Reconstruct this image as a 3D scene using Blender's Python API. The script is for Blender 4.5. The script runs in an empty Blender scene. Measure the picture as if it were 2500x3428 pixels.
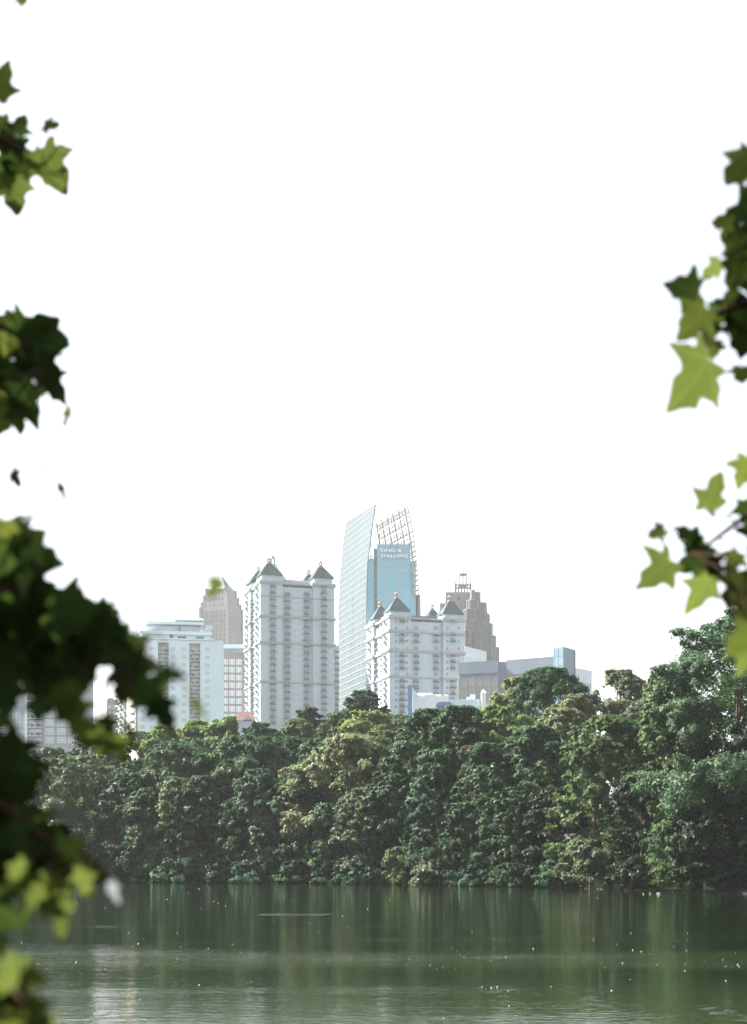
import bpy, math, random
import numpy as np
from mathutils import Vector, Matrix

random.seed(7)
SC = bpy.context.scene
COL = SC.collection
# ---------------------------------------------------------------- camera model
F = 4840.0          # focal length in photograph pixels (2500 wide)
YH = 2885.0         # row of the horizon
ZC = 2.6            # eye height above the water
def P(px, py, Y):   # a photograph pixel at distance Y, as a world point
    return Vector(((px - 1250.0) / F * Y, Y, ZC + (YH - py) / F * Y))
def XW(px, Y): return (px - 1250.0) / F * Y
def ZW(py, Y): return ZC + (YH - py) / F * Y

SUN = Vector((-0.70, 0.24, 0.68)).normalized()     # towards the sun
EXPOSURE = 2.35

# ---------------------------------------------------------------- materials
def new_mat(name):
    m = bpy.data.materials.new(name); m.use_nodes = True
    nt = m.node_tree; nt.nodes.clear()
    out = nt.nodes.new('ShaderNodeOutputMaterial')
    return m, nt, out
def N(nt, t, **kw):
    n = nt.nodes.new(t)
    for k, v in kw.items():
        if k.startswith('i_'):
            n.inputs[k[2:].replace('_', ' ')].default_value = v
        else: setattr(n, k, v)
    return n
def surf(name, col, rough=0.7, var=0.12, scale=0.3, metal=0.0, spec=0.4, bump=0.0, stretch=(1, 1, 1), col2=None):
    """a surface with procedural mottling between two tones of its own colour"""
    m, nt, out = new_mat(name)
    b = N(nt, 'ShaderNodeBsdfPrincipled')
    b.inputs['Roughness'].default_value = rough
    b.inputs['Metallic'].default_value = metal
    b.inputs['Specular IOR Level'].default_value = spec
    tc = N(nt, 'ShaderNodeTexCoord'); mp = N(nt, 'ShaderNodeMapping'); mp.inputs['Scale'].default_value = stretch
    nz = N(nt, 'ShaderNodeTexNoise'); nz.inputs['Scale'].default_value = scale; nz.inputs['Detail'].default_value = 5
    nt.links.new(tc.outputs['Object'], mp.inputs['Vector']); nt.links.new(mp.outputs[0], nz.inputs['Vector'])
    mx = N(nt, 'ShaderNodeMix', data_type='RGBA')
    c2 = col2 if col2 else tuple(min(1, c * (1 + var)) for c in col)
    c1 = col if col2 else tuple(c * (1 - var) for c in col)
    mx.inputs[6].default_value = (*c1, 1); mx.inputs[7].default_value = (*c2, 1)
    rp = N(nt, 'ShaderNodeMapRange'); rp.inputs[1].default_value = .3; rp.inputs[2].default_value = .7
    nt.links.new(nz.outputs['Fac'], rp.inputs[0]); nt.links.new(rp.outputs[0], mx.inputs[0])
    nt.links.new(mx.outputs[2], b.inputs['Base Color'])
    if bump:
        bp = N(nt, 'ShaderNodeBump'); bp.inputs['Strength'].default_value = bump
        nt.links.new(nz.outputs['Fac'], bp.inputs['Height']); nt.links.new(bp.outputs[0], b.inputs['Normal'])
    nt.links.new(b.outputs[0], out.inputs[0])
    return m
def leafmat(name, col, trans, tfac=0.35, var=0.35, rough=0.5, vein=False):
    m, nt, out = new_mat(name)
    g = N(nt, 'ShaderNodeNewGeometry'); hv = N(nt, 'ShaderNodeHueSaturation')
    mr = N(nt, 'ShaderNodeMapRange'); mr.inputs[3].default_value = 1 - var; mr.inputs[4].default_value = 1 + var
    nt.links.new(g.outputs['Random Per Island'], mr.inputs[0])
    nz = N(nt, 'ShaderNodeTexNoise'); nz.inputs['Scale'].default_value = 90.0 if vein else 0.5
    tc = N(nt, 'ShaderNodeTexCoord'); nt.links.new(tc.outputs['Object'], nz.inputs['Vector'])
    mh = N(nt, 'ShaderNodeMapRange'); mh.inputs[1].default_value = .3; mh.inputs[2].default_value = .7
    mh.inputs[3].default_value = .475; mh.inputs[4].default_value = .52
    nt.links.new(nz.outputs['Fac'], mh.inputs[0]); nt.links.new(mh.outputs[0], hv.inputs['Hue'])
    nt.links.new(mr.outputs[0], hv.inputs['Value']); hv.inputs['Color'].default_value = (*col, 1)
    b = N(nt, 'ShaderNodeBsdfPrincipled'); b.inputs['Roughness'].default_value = rough; b.inputs['Specular IOR Level'].default_value = 0.0 if vein else .14
    nt.links.new(hv.outputs[0], b.inputs['Base Color'])
    hv2 = N(nt, 'ShaderNodeHueSaturation'); hv2.inputs['Color'].default_value = (*trans, 1)
    if vein:        # paler veins running from the stalk to each lobe
        uv = N(nt, 'ShaderNodeUVMap'); sp = N(nt, 'ShaderNodeSeparateXYZ'); nt.links.new(uv.outputs[0], sp.inputs[0])
        def mt(op, a, b_=None):
            n = N(nt, 'ShaderNodeMath', operation=op)
            for i, v in enumerate((a, b_)):
                if v is None: continue
                if isinstance(v, (int, float)): n.inputs[i].default_value = v
                else: nt.links.new(v, n.inputs[i])
            return n.outputs[0]
        ax = mt('ABSOLUTE', sp.outputs['X']); d = ax
        for an in (62, 118):
            ca, sa = math.cos(math.radians(an)), math.sin(math.radians(an))
            dd = mt('ABSOLUTE', mt('SUBTRACT', mt('MULTIPLY', ax, ca), mt('MULTIPLY', mt('SUBTRACT', sp.outputs['Y'], .03), sa)))
            d = mt('MINIMUM', d, dd)
        vn = N(nt, 'ShaderNodeMapRange'); vn.inputs[1].default_value = .006; vn.inputs[2].default_value = .028; vn.inputs[3].default_value = 1.3; vn.inputs[4].default_value = 1.0
        nt.links.new(d, vn.inputs[0])
        mv = mt('MULTIPLY', mr.outputs[0], vn.outputs[0]); nt.links.new(mv, hv.inputs['Value']); vv = mv
    else: vv = mr.outputs[0]
    nt.links.new(vv, hv2.inputs['Value']); nt.links.new(mh.outputs[0], hv2.inputs['Hue'])
    t = N(nt, 'ShaderNodeBsdfTranslucent'); nt.links.new(hv2.outputs[0], t.inputs['Color'])
    mx = N(nt, 'ShaderNodeMixShader'); mx.inputs[0].default_value = tfac
    nt.links.new(b.outputs[0], mx.inputs[1]); nt.links.new(t.outputs[0], mx.inputs[2]); nt.links.new(mx.outputs[0], out.inputs[0])
    return m

M = {}
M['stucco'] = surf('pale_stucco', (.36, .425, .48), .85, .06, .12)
M['stucco_trim'] = surf('stucco_trim', (.29, .29, .29), .8, .08, .3)
M['slate'] = surf('slate_roof', (.022, .050, .064), .7, .25, .8, spec=.15, stretch=(1, 1, .2))
M['copper'] = surf('pale_roof', (.22, .32, .35), .6, .15, .4)
M['lantern'] = surf('lantern_paint', (.36, .19, .17), .7, .15, 1)
M['window_glass'] = surf('window_glass', (.085, .13, .15), .12, .35, .25, spec=.6)
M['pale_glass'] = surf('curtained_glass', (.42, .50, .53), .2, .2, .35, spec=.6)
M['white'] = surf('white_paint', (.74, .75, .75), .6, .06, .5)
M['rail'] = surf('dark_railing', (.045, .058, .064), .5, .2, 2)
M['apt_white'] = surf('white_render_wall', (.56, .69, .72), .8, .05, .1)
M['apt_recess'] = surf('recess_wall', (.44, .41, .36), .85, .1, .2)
M['pink_brick'] = surf('pink_brick', (.27, .215, .215), .9, .12, .5)
M['grey_metal'] = surf('grey_metal', (.22, .24, .27), .5, .1, .3)
M['grey_brick'] = surf('grey_brick', (.33, .34, .37), .9, .1, .6)
M['tan_stone'] = surf('tan_stone', (.25, .235, .24), .85, .12, .15)
M['mauve_stone'] = surf('mauve_stone', (.215, .20, .215), .85, .08, .12)
M['dark_glass'] = surf('dark_glass', (.045, .062, .08), .25, .4, .12, spec=.4)
M['crown_red'] = surf('crown_red', (.20, .085, .08), .6, .12, .4)
M['blue_glass'] = surf('blue_glass', (.08, .34, .44), .15, .10, .06, spec=.7, stretch=(1, 1, .3))
M['sail_glass'] = surf('sail_glass', (.105, .125, .132), .3, .10, .05, spec=.35, stretch=(1, 1, .35))
M['mullion'] = surf('mullion_metal', (.20, .30, .36), .45, .1, .5)
M['lattice'] = surf('lattice_steel', (.30, .29, .25), .5, .15, .3)
M['slate_panel'] = surf('slate_blue_panel', (.105, .140, .190), .5, .08, .12)
M['teal_panel'] = surf('teal_panel', (.115, .205, .255), .5, .10, .15)
M['tan_reflection_glass'] = surf('tan_reflection_glass', (.10, .14, .155), .2, .2, .22, spec=.5, col2=(.24, .205, .15))  # mottling paints a tan building reflection into the glass colour
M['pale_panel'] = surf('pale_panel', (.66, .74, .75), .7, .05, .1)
M['blue_paint'] = surf('blue_paint', (.075, .21, .36), .5, .08, .3)
M['navy_paint'] = surf('navy_canopy', (.11, .20, .42), .5, .1, .3)
M['red_tile'] = surf('red_roof_tile', (.11, .045, .048), .8, .15, .8)
M['bark'] = surf('bark', (.075, .058, .042), .95, .35, 4, bump=.6, stretch=(3, 3, .6))
M['twig'] = surf('twig_bark', (.030, .019, .013), .9, .3, 8, spec=.02)
M['ground'] = surf('earth_and_leaf_litter', (.018, .017, .011), .95, .35, .6, col2=(.022, .028, .013), bump=.5)
M['spire_stone'] = surf('spire_stone', (.30, .285, .245), .8, .1, .5)
M['driftwood'] = surf('bleached_wood', (.62, .60, .56), .8, .12, 3)
M['fluff'] = surf('pale_fluff', (.78, .77, .70), .7, .1, 5)

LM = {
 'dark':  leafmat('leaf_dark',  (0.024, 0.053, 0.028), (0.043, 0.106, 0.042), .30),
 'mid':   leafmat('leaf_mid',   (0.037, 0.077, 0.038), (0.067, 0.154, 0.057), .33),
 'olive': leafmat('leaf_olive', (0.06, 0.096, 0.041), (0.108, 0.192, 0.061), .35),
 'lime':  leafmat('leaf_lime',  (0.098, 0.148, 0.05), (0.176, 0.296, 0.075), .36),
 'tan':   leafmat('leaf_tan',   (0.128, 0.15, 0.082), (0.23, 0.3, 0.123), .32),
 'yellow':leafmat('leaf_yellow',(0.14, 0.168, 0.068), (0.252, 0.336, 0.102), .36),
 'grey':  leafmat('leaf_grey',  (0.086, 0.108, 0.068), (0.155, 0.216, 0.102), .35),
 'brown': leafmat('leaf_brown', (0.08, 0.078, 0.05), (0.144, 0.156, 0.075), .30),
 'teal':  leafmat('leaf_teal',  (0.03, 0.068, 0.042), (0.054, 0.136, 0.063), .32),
 'deep':  leafmat('leaf_shade_tint', (.013, .029, .015), (.025, .055, .02), .25),  # darker copy with shade painted into the leaf colour
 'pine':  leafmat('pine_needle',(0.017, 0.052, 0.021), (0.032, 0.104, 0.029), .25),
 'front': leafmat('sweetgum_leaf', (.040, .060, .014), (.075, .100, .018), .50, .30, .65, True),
 'front_dark': leafmat('sweetgum_leaf_shade_tint', (.018, .032, .009), (.028, .050, .010), .40, .35, .65, True),  # shading of leaf on leaf in the masses put into the colour
 'front_lime': leafmat('sweetgum_leaf_sun_tint', (.060, .075, .014), (.058, .080, .018), .56, .22, .65, True),  # yellow-green copy: sunlight on the brighter leaves put into the colour
}

# ---------------------------------------------------------------- mesh helpers
class MB:
    def __init__(s): s.v = []; s.f = []; s.mi = []
    def add(s, vs, fs, mi=0):
        o = len(s.v); s.v.extend([tuple(v) for v in vs]); s.f.extend([tuple(i + o for i in f) for f in fs]); s.mi.extend([mi] * len(fs))
    def hexa(s, p, mi=0):   # 8 points: bottom ring (4, counter-clockwise from above), top ring
        s.add(p, [(3, 2, 1, 0), (4, 5, 6, 7), (0, 1, 5, 4), (1, 2, 6, 5), (2, 3, 7, 6), (3, 0, 4, 7)], mi)
    def box(s, x0, x1, y0, y1, z0, z1, mi=0):
        s.hexa([(x0, y0, z0), (x1, y0, z0), (x1, y1, z0), (x0, y1, z0), (x0, y0, z1), (x1, y0, z1), (x1, y1, z1), (x0, y1, z1)], mi)
    def fbox(s, fc, s0, s1, d0, d1, z0, z1, mi=0):   # on a face: d measured outwards
        a = fc.pt
        s.hexa([a(s0, d1, z0), a(s1, d1, z0), a(s1, d0, z0), a(s0, d0, z0), a(s0, d1, z1), a(s1, d1, z1), a(s1, d0, z1), a(s0, d0, z1)], mi)
    def prism(s, poly, z0, z1, mi=0, top=None):
        n = len(poly); t = top or poly
        vs = [(p[0], p[1], z0) for p in poly] + [(p[0], p[1], z1) for p in t]
        fs = [tuple(range(n - 1, -1, -1)), tuple(range(n, 2 * n))] + [(i, (i + 1) % n, n + (i + 1) % n, n + i) for i in range(n)]
        s.add(vs, fs, mi)
    def pyramid(s, poly, z0, apex, mi=0):
        n = len(poly); vs = [(p[0], p[1], z0) for p in poly] + [tuple(apex)]
        s.add(vs, [tuple(range(n - 1, -1, -1))] + [(i, (i + 1) % n, n) for i in range(n)], mi)
    def bar(s, a, b, t, mi=0, t2=None):              # square bar from a to b
        a = Vector(a); b = Vector(b); d = (b - a)
        if d.length < 1e-6: return
        d.normalize(); up = Vector((0, 0, 1)) if abs(d.z) < .95 else Vector((0, 1, 0))
        x = d.cross(up).normalized() * t / 2; y = d.cross(x).normalized() * (t2 or t) / 2
        s.hexa([a - x - y, a + x - y, a + x + y, a - x + y, b - x - y, b + x - y, b + x + y, b - x + y], mi)
    def tube(s, pts, rs, k=7, mi=0):
        pts = [Vector(p) for p in pts]; o = len(s.v); n = len(pts)
        for i, p in enumerate(pts):
            d = (pts[min(i + 1, n - 1)] - pts[max(i - 1, 0)]).normalized()
            up = Vector((0, 1, 0)) if abs(d.y) < .9 else Vector((1, 0, 0))
            x = d.cross(up).normalized(); y = d.cross(x).normalized()
            for j in range(k):
                a = 2 * math.pi * j / k; s.v.append(tuple(p + (x * math.cos(a) + y * math.sin(a)) * rs[i]))
        for i in range(n - 1):
            for j in range(k):
                s.f.append((o + i * k + j, o + i * k + (j + 1) % k, o + (i + 1) * k + (j + 1) % k, o + (i + 1) * k + j)); s.mi.append(mi)
        s.f.append(tuple(o + (n - 1) * k + j for j in range(k))); s.mi.append(mi)
    def mesh(s, name, mats, off=(0, 0, 0)):
        me = bpy.data.meshes.new(name)
        ox, oy, oz = off
        me.from_pydata([(v[0] - ox, v[1] - oy, v[2] - oz) for v in s.v], [], s.f)
        for m in (mats if isinstance(mats, (list, tuple)) else [mats]): me.materials.append(m)
        me.polygons.foreach_set('material_index', s.mi); me.update()
        return me
    def build(s, name, mats, parent=None, smooth=False, kind=None, local=False):
        off = root_loc(parent) if parent and not local else (0, 0, 0)
        me = s.mesh(name, mats, off)
        if smooth: me.polygons.foreach_set('use_smooth', [True] * len(me.polygons))
        o = bpy.data.objects.new(name, me); COL.objects.link(o)
        if parent: o.parent = parent
        if kind: o['kind'] = kind
        return o
def root_loc(o):
    v = Vector((0, 0, 0))
    while o is not None: v = v + o.location; o = o.parent
    return v
def thing(name, loc, label, cat, group=None):
    o = bpy.data.objects.new(name, None); o.empty_display_size = .5; COL.objects.link(o)
    o.location = loc; o['label'] = label; o['category'] = cat
    if group: o['group'] = group
    return o
def tag(o, label, cat, group=None):
    o['label'] = label; o['category'] = cat
    if group: o['group'] = group
    return o
class Face:
    """a vertical wall plane: O left foot seen from outside, u along it, n outwards"""
    def __init__(s, a, b):
        s.O = Vector((a[0], a[1], 0)); d = Vector((b[0] - a[0], b[1] - a[1], 0)); s.W = d.length; s.u = d.normalized()
        s.n = Vector((s.u.y, -s.u.x, 0))
    def pt(s, a, d, z): return Vector((s.O.x + s.u.x * a + s.n.x * d, s.O.y + s.u.y * a + s.n.y * d, z))
    def at(s, px):
        k = (px - 1250.0) / F; return (k * s.O.y - s.O.x) / (s.u.x - k * s.u.y)
    def z(s, py, a): return ZW(py, s.O.y + s.u.y * a)
    def rot(s): return math.atan2(s.u.y, s.u.x)
def place(me, name, face, a, d, z, root):
    o = bpy.data.objects.new(name, me); COL.objects.link(o); o.parent = root
    o.location = face.pt(a, d, z) - root_loc(root); o.rotation_euler = (0, 0, face.rot())
    return o
_cache = {}
def window_mesh(w, h, glass='window_glass', frame='white', fr=.12, bars=1, hb=0):
    k = ('w', w, h, glass, frame, fr, bars, hb)
    if k not in _cache:
        b = MB(); b.box(-w / 2, w / 2, -.05, .02, 0, h, 0)
        b.box(-w / 2 - fr, w / 2 + fr, -.12, .02, -fr, 0, 1); b.box(-w / 2 - fr, w / 2 + fr, -.12, .02, h, h + fr, 1)
        b.box(-w / 2 - fr, -w / 2, -.12, .02, 0, h, 1); b.box(w / 2, w / 2 + fr, -.12, .02, 0, h, 1)
        for i in range(bars):
            x = -w / 2 + w * (i + 1) / (bars + 1); b.box(x - .04, x + .04, -.09, -.052, 0, h, 1)
        for i in range(hb):
            z = h * (i + 1) / (hb + 1); b.box(-w / 2, w / 2, -.085, -.053, z - .04, z + .04, 1)
        _cache[k] = b.mesh('window', [M[glass], M[frame]])
    return _cache[k]
def balcony_mesh(w, dep, door=True, glass='window_glass', slab='stucco', rail=1.05, v=0):
    k = ('b', w, dep, door, glass, slab, v)
    if k not in _cache:
        b = MB(); b.box(-w / 2, w / 2, -dep, 0, -.22, 0, 0)
        for x0, x1, y0, y1 in ((-w / 2, w / 2, -dep, -dep + .08), (-w / 2, -w / 2 + .08, -dep + .08, 0), (w / 2 - .08, w / 2, -dep + .08, 0)):
            b.box(x0, x1, y0, y1, rail - .1, rail, 1); 
        n = max(5, int(w / .42))
        for i in range(n + 1):
            x = -w / 2 + .06 + (w - .12) * i / n; b.box(x - .05, x + .05, -dep + .01, -dep + .07, 0, rail - .1, 1)
        for y in (-dep * .65, -dep * .33):
            for x in (-w / 2 + .04, w / 2 - .04): b.box(x - .03, x + .03, y - .03, y + .03, 0, rail - .1, 1)
        if door:
            b.box(-w * .42, w * .42, -.05, .02, .05, 2.3, 2)
            for x in (-.42 * w, -.14 * w + .1 * v, .2 * w - .1 * v, .42 * w): b.box(x - .05, x + .05, -.1, -.052, .05, 2.3, 0)
            b.box(-w * .42, w * .42, -.12, .02, 2.3, 2.42, 0)
        rr = random.Random(v * 17 + 3)
        for i in range(2 + v):       # chairs and planters standing out on the balcony
            x = rr.uniform(-.38, .38) * w; h = rr.uniform(.4, 1.3)
            b.box(x - .22, x + .22, -dep * .75, -dep * .4, 0.01, h, 1)
        _cache[k] = b.mesh('balcony', [M[slab], M['rail'], M[glass]])
    return _cache[k]
class Quota:
    """first 100 of one part are objects, the rest go into one mesh of kind stuff"""
    def __init__(s, root, name, restname): s.root = root; s.name = name; s.n = 0; s.rest = None; s.restname = restname
    def put(s, me, face, a, d, z):
        s.n += 1
        if s.n <= 98: place(me, s.name, face, a, d, z, s.root); return
        if s.rest is None: s.rest = MB(); s.mats = list(me.materials)
        idx = []
        for m in me.materials:
            if m not in s.mats: s.mats.append(m)
            idx.append(s.mats.index(m))
        o = len(s.rest.v)
        for v in me.vertices: s.rest.v.append(tuple(face.pt(a + v.co.x, d - v.co.y, z + v.co.z)))
        for p in me.polygons: s.rest.f.append(tuple(i + o for i in p.vertices)); s.rest.mi.append(idx[p.material_index])
    def done(s):
        if s.rest: s.rest.build(s.restname, s.mats, s.root, kind='stuff')

# ---------------------------------------------------------------- ground, lake
shore_px = [(0, 2952), (400, 2953), (700, 2955), (1000, 2957), (1300, 2961), (1600, 2966), (1850, 2971), (2000, 2976), (2300, 2983), (2500, 2986)]
shore = [(XW(x, ZC * F / (y - YH)), ZC * F / (y - YH)) for x, y in shore_px]
lake = [(-260, 196), (-120, 192)] + shore + [(46, 108), (58, 82), (66, 40), (62, 14), (40, 6), (0, 5), (-60, 6), (-150, 18), (-240, 60), (-280, 130)]
_lk = np.array(lake)
def lake_dist(x, y):
    """signed distance to the lake shore: positive on land"""
    x = np.asarray(x, float); y = np.asarray(y, float); ins = np.zeros(x.shape, bool); best = np.full(x.shape, 1e9)
    n = len(_lk)
    for i in range(n):
        ax, ay = _lk[i]; bx, by = _lk[(i + 1) % n]
        dx, dy = bx - ax, by - ay
        t = np.clip(((x - ax) * dx + (y - ay) * dy) / (dx * dx + dy * dy), 0, 1)
        best = np.minimum(best, np.hypot(x - ax - t * dx, y - ay - t * dy))
        c = ((ay > y) != (by > y)) & (x < (bx - ax) * (y - ay) / (by - ay + 1e-12) + ax)
        ins ^= c
    return np.where(ins, -best, best)
def gz(x, y):
    d = lake_dist(x, y)
    land = .25 * (1 - np.exp(-np.maximum(d, 0) / 1.5)) + .045 * np.clip(d, 0, 450)
    return np.where(d > 0, land, np.maximum(-1.6, d * .45))
def make_ground():
    xs = np.unique(np.concatenate([np.linspace(-1400, -280, 20), np.linspace(-280, -70, 36), np.linspace(-70, 80, 90), np.linspace(80, 300, 24), np.linspace(300, 1400, 18)]))
    ys = np.unique(np.concatenate([np.linspace(-80, -4, 8), np.linspace(-4, 14, 30), np.linspace(14, 100, 40), np.linspace(100, 215, 110), np.linspace(215, 400, 20), np.linspace(400, 1900, 24)]))
    X, Y = np.meshgrid(xs, ys); Z = gz(X, Y)
    v = np.stack([X, Y, Z], -1).reshape(-1, 3); nx = len(xs)
    f = [(j * nx + i, j * nx + i + 1, (j + 1) * nx + i + 1, (j + 1) * nx + i) for j in range(len(ys) - 1) for i in range(nx - 1)]
    me = bpy.data.meshes.new('ground'); me.from_pydata(v.tolist(), [], f); me.materials.append(M['ground'])
    me.polygons.foreach_set('use_smooth', [True] * len(f))
    o = bpy.data.objects.new('ground', me); COL.objects.link(o); o['kind'] = 'structure'
make_ground()

def water_mat():
    m, nt, out = new_mat('lake_water')
    L = nt.links.new
    b = N(nt, 'ShaderNodeBsdfPrincipled'); b.inputs['IOR'].default_value = 1.33; b.inputs['Roughness'].default_value = .03
    tc = N(nt, 'ShaderNodeTexCoord'); sp = N(nt, 'ShaderNodeSeparateXYZ'); L(tc.outputs['Object'], sp.inputs[0])
    def noise(sx, sy, sc, det=3):
        mp = N(nt, 'ShaderNodeMapping'); mp.inputs['Scale'].default_value = (sx, sy, 1)
        n = N(nt, 'ShaderNodeTexNoise'); n.inputs['Scale'].default_value = sc; n.inputs['Detail'].default_value = det
        L(tc.outputs['Object'], mp.inputs['Vector']); L(mp.outputs[0], n.inputs['Vector']); return n.outputs['Fac']
    def mth(op, a, b_=None, c=None):
        n = N(nt, 'ShaderNodeMath', operation=op)
        for i, v in enumerate((a, b_, c)):
            if v is None: continue
            if isinstance(v, (int, float)): n.inputs[i].default_value = v
            else: L(v, n.inputs[i])
        return n.outputs[0]
    def rng(v, a, b_, c=0., d=1.):
        n = N(nt, 'ShaderNodeMapRange', interpolation_type='SMOOTHSTEP')
        L(v, n.inputs[0]); n.inputs[1].default_value = a; n.inputs[2].default_value = b_; n.inputs[3].default_value = c; n.inputs[4].default_value = d
        return n.outputs[0]
    # a wind band across the lake about 38 m out, edges wandering with x
    wob = noise(.06, .06, 1.0, 4)
    yy = mth('ADD', sp.outputs['Y'], mth('MULTIPLY', mth('SUBTRACT', wob, .5), 9.0))
    band = mth('MULTIPLY', rng(yy, 33.5, 36.5), rng(yy, 40.0, 43.5, 1., 0.))
    patch = rng(noise(.05, .16, 1.0, 3), .48, .66)              # scattered ruffled patches
    near = rng(sp.outputs['Y'], 20., 33., 1., 0.)
    far_streak = mth('MULTIPLY', rng(mth('ABSOLUTE', mth('SUBTRACT', sp.outputs['Y'], 71.5)), .5, 1.4, 1., 0.),
                     rng(mth('ABSOLUTE', mth('ADD', sp.outputs['X'], 3.9)), .9, 1.9, 1., 0.))
    def ell(x, y, rx_, ry_):                                    # a small ruffled spot on the lake
        dx = mth('DIVIDE', mth('SUBTRACT', sp.outputs['X'], x), rx_); dy = mth('DIVIDE', mth('SUBTRACT', sp.outputs['Y'], y), ry_)
        return rng(mth('ADD', mth('MULTIPLY', dx, dx), mth('MULTIPLY', dy, dy)), .2, 1.0, 1., 0.)
    glint = mth('MULTIPLY', mth('ADD', ell(6.05, 24.9, .38, 1.9), mth('MULTIPLY', ell(-4.4, 23.6, 1.0, 1.5), .8)), rng(noise(2.6, 2.4, 1.0, 3), .47, .62))
    big = noise(.5, 1.2, 1.0, 3); small = noise(2.4, 6.0, 1.0, 3); fine = noise(7, 14, 1.0, 2)
    amp_small = mth('ADD', .065, mth('ADD', mth('MULTIPLY', band, .05), mth('ADD', mth('MULTIPLY', near, .12), mth('MULTIPLY', patch, .12))))
    h = mth('ADD', mth('MULTIPLY', big, .10), mth('MULTIPLY', small, amp_small))
    h = mth('ADD', h, mth('MULTIPLY', fine, mth('ADD', .012, mth('ADD', mth('MULTIPLY', band, .03), mth('ADD', mth('MULTIPLY', far_streak, 2.2), mth('MULTIPLY', glint, .22))))))
    bp = N(nt, 'ShaderNodeBump'); bp.inputs['Strength'].default_value = 1.0; bp.inputs['Distance'].default_value = .06
    L(h, bp.inputs['Height']); L(bp.outputs[0], b.inputs['Normal'])
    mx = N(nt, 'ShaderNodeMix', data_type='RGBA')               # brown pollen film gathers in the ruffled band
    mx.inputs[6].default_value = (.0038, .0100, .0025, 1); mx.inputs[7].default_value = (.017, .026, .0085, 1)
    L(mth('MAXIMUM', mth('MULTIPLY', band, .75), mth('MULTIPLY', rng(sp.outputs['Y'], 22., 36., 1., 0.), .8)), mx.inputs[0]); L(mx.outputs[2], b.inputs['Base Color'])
    L(b.outputs[0], out.inputs[0])
    return m
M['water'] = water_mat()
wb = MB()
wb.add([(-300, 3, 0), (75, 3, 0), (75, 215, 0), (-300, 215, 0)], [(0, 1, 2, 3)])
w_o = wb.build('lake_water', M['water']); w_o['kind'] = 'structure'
def specks():
    r = random.Random(5); b = MB()
    drift = [(r.uniform(-100, 2600), r.choice((r.uniform(2985, 3428), r.gauss(3205, 28))), r.uniform(60, 260), r.uniform(4, 14)) for _ in range(34)]
    for i in range(470):
        if r.random() < .4: px, py = r.uniform(-200, 2700), r.uniform(2975, 3428)
        else:
            q = r.choice(drift); px, py = r.gauss(q[0], q[2]), r.gauss(q[1], q[3])
        if py < 2972: continue
        Y = ZC * F / (py - YH); X = XW(px, Y)
        if float(lake_dist(X, Y)) > -1.5: continue
        s = r.choice((.35, .4, .45, .55, .6, .8, 1.2)) * (1.6 + Y / 26.0) / F * 26 * .85
        h = s * r.uniform(.45, .8); a = r.uniform(0, 3.1); k = 5
        ring = [(X + s * math.cos(a + j * 2 * math.pi / k) * (1.3 if j % 2 else .8), Y + s * math.sin(a + j * 2 * math.pi / k), .004) for j in range(k)]
        b.add(ring + [(X, Y, h)], [(j, (j + 1) % k, k) for j in range(k)])
    o = b.build('floating_fluff', M['fluff'], kind='stuff'); o['label'] = 'pale specks of fluff and leaf bits floating on the lake'
specks()

# ---------------------------------------------------------------- trees beyond the lake
def crown_arrays(rng, lobes, nleaf, L, W, flat=.82, up=.3, needle=False, cen=None):
    lobes = np.asarray(lobes); w = lobes[:, 3] ** 2 * lobes[:, 4]; w /= w.sum()
    idx = rng.choice(len(lobes), nleaf, p=w); lb = lobes[idx]
    d = rng.normal(size=(nleaf, 3)); d[:, 2] += up * 1.2; d /= np.linalg.norm(d, axis=1, keepdims=True)
    rad = 1 - np.abs(rng.normal(0, .34, nleaf)); fr = rng.random(nleaf) < .25; rad[fr] = 1 + np.abs(rng.normal(0, .24, fr.sum()))
    rad = np.clip(rad, .1, 1.7)
    p = lb[:, :3] + d * (lb[:, 3] * rad)[:, None] * np.array([1, 1, flat])
    cd = 0 if cen is None else .62 * np.clip((p - np.array(cen[:3])) / np.array(cen[3:]), -1.1, 1.1)
    nrm = d * (.9 if cen is None else .62) + cd + rng.normal(0, .40, (nleaf, 3)) + np.array([0, 0, .22]); nrm /= np.linalg.norm(nrm, axis=1, keepdims=True)
    t = rng.normal(size=(nleaf, 3)) * .7 + d * (.9 if needle else .35) + np.array([0, 0, .5 if needle else -.45])
    t -= nrm * (t * nrm).sum(1, keepdims=True); t /= np.linalg.norm(t, axis=1, keepdims=True)
    b = np.cross(nrm, t); s = rng.uniform(.6, 1.35, nleaf)[:, None]
    q = np.stack([p - t * L * .5 * s, p + b * W * .5 * s - t * L * .06 * s, p + t * L * .5 * s, p - b * W * .5 * s - t * L * .06 * s], 1)
    return q.reshape(-1, 3)
def leaf_mesh(name, q, mat):
    n = len(q) // 4; me = bpy.data.meshes.new(name)
    me.vertices.add(4 * n); me.vertices.foreach_set('co', q.astype(np.float32).ravel())
    me.loops.add(4 * n); me.loops.foreach_set('vertex_index', np.arange(4 * n, dtype=np.int32))
    me.polygons.add(n); me.polygons.foreach_set('loop_start', np.arange(0, 4 * n, 4, dtype=np.int32))
    me.update(calc_edges=True); me.materials.append(mat)
    return me
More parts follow.
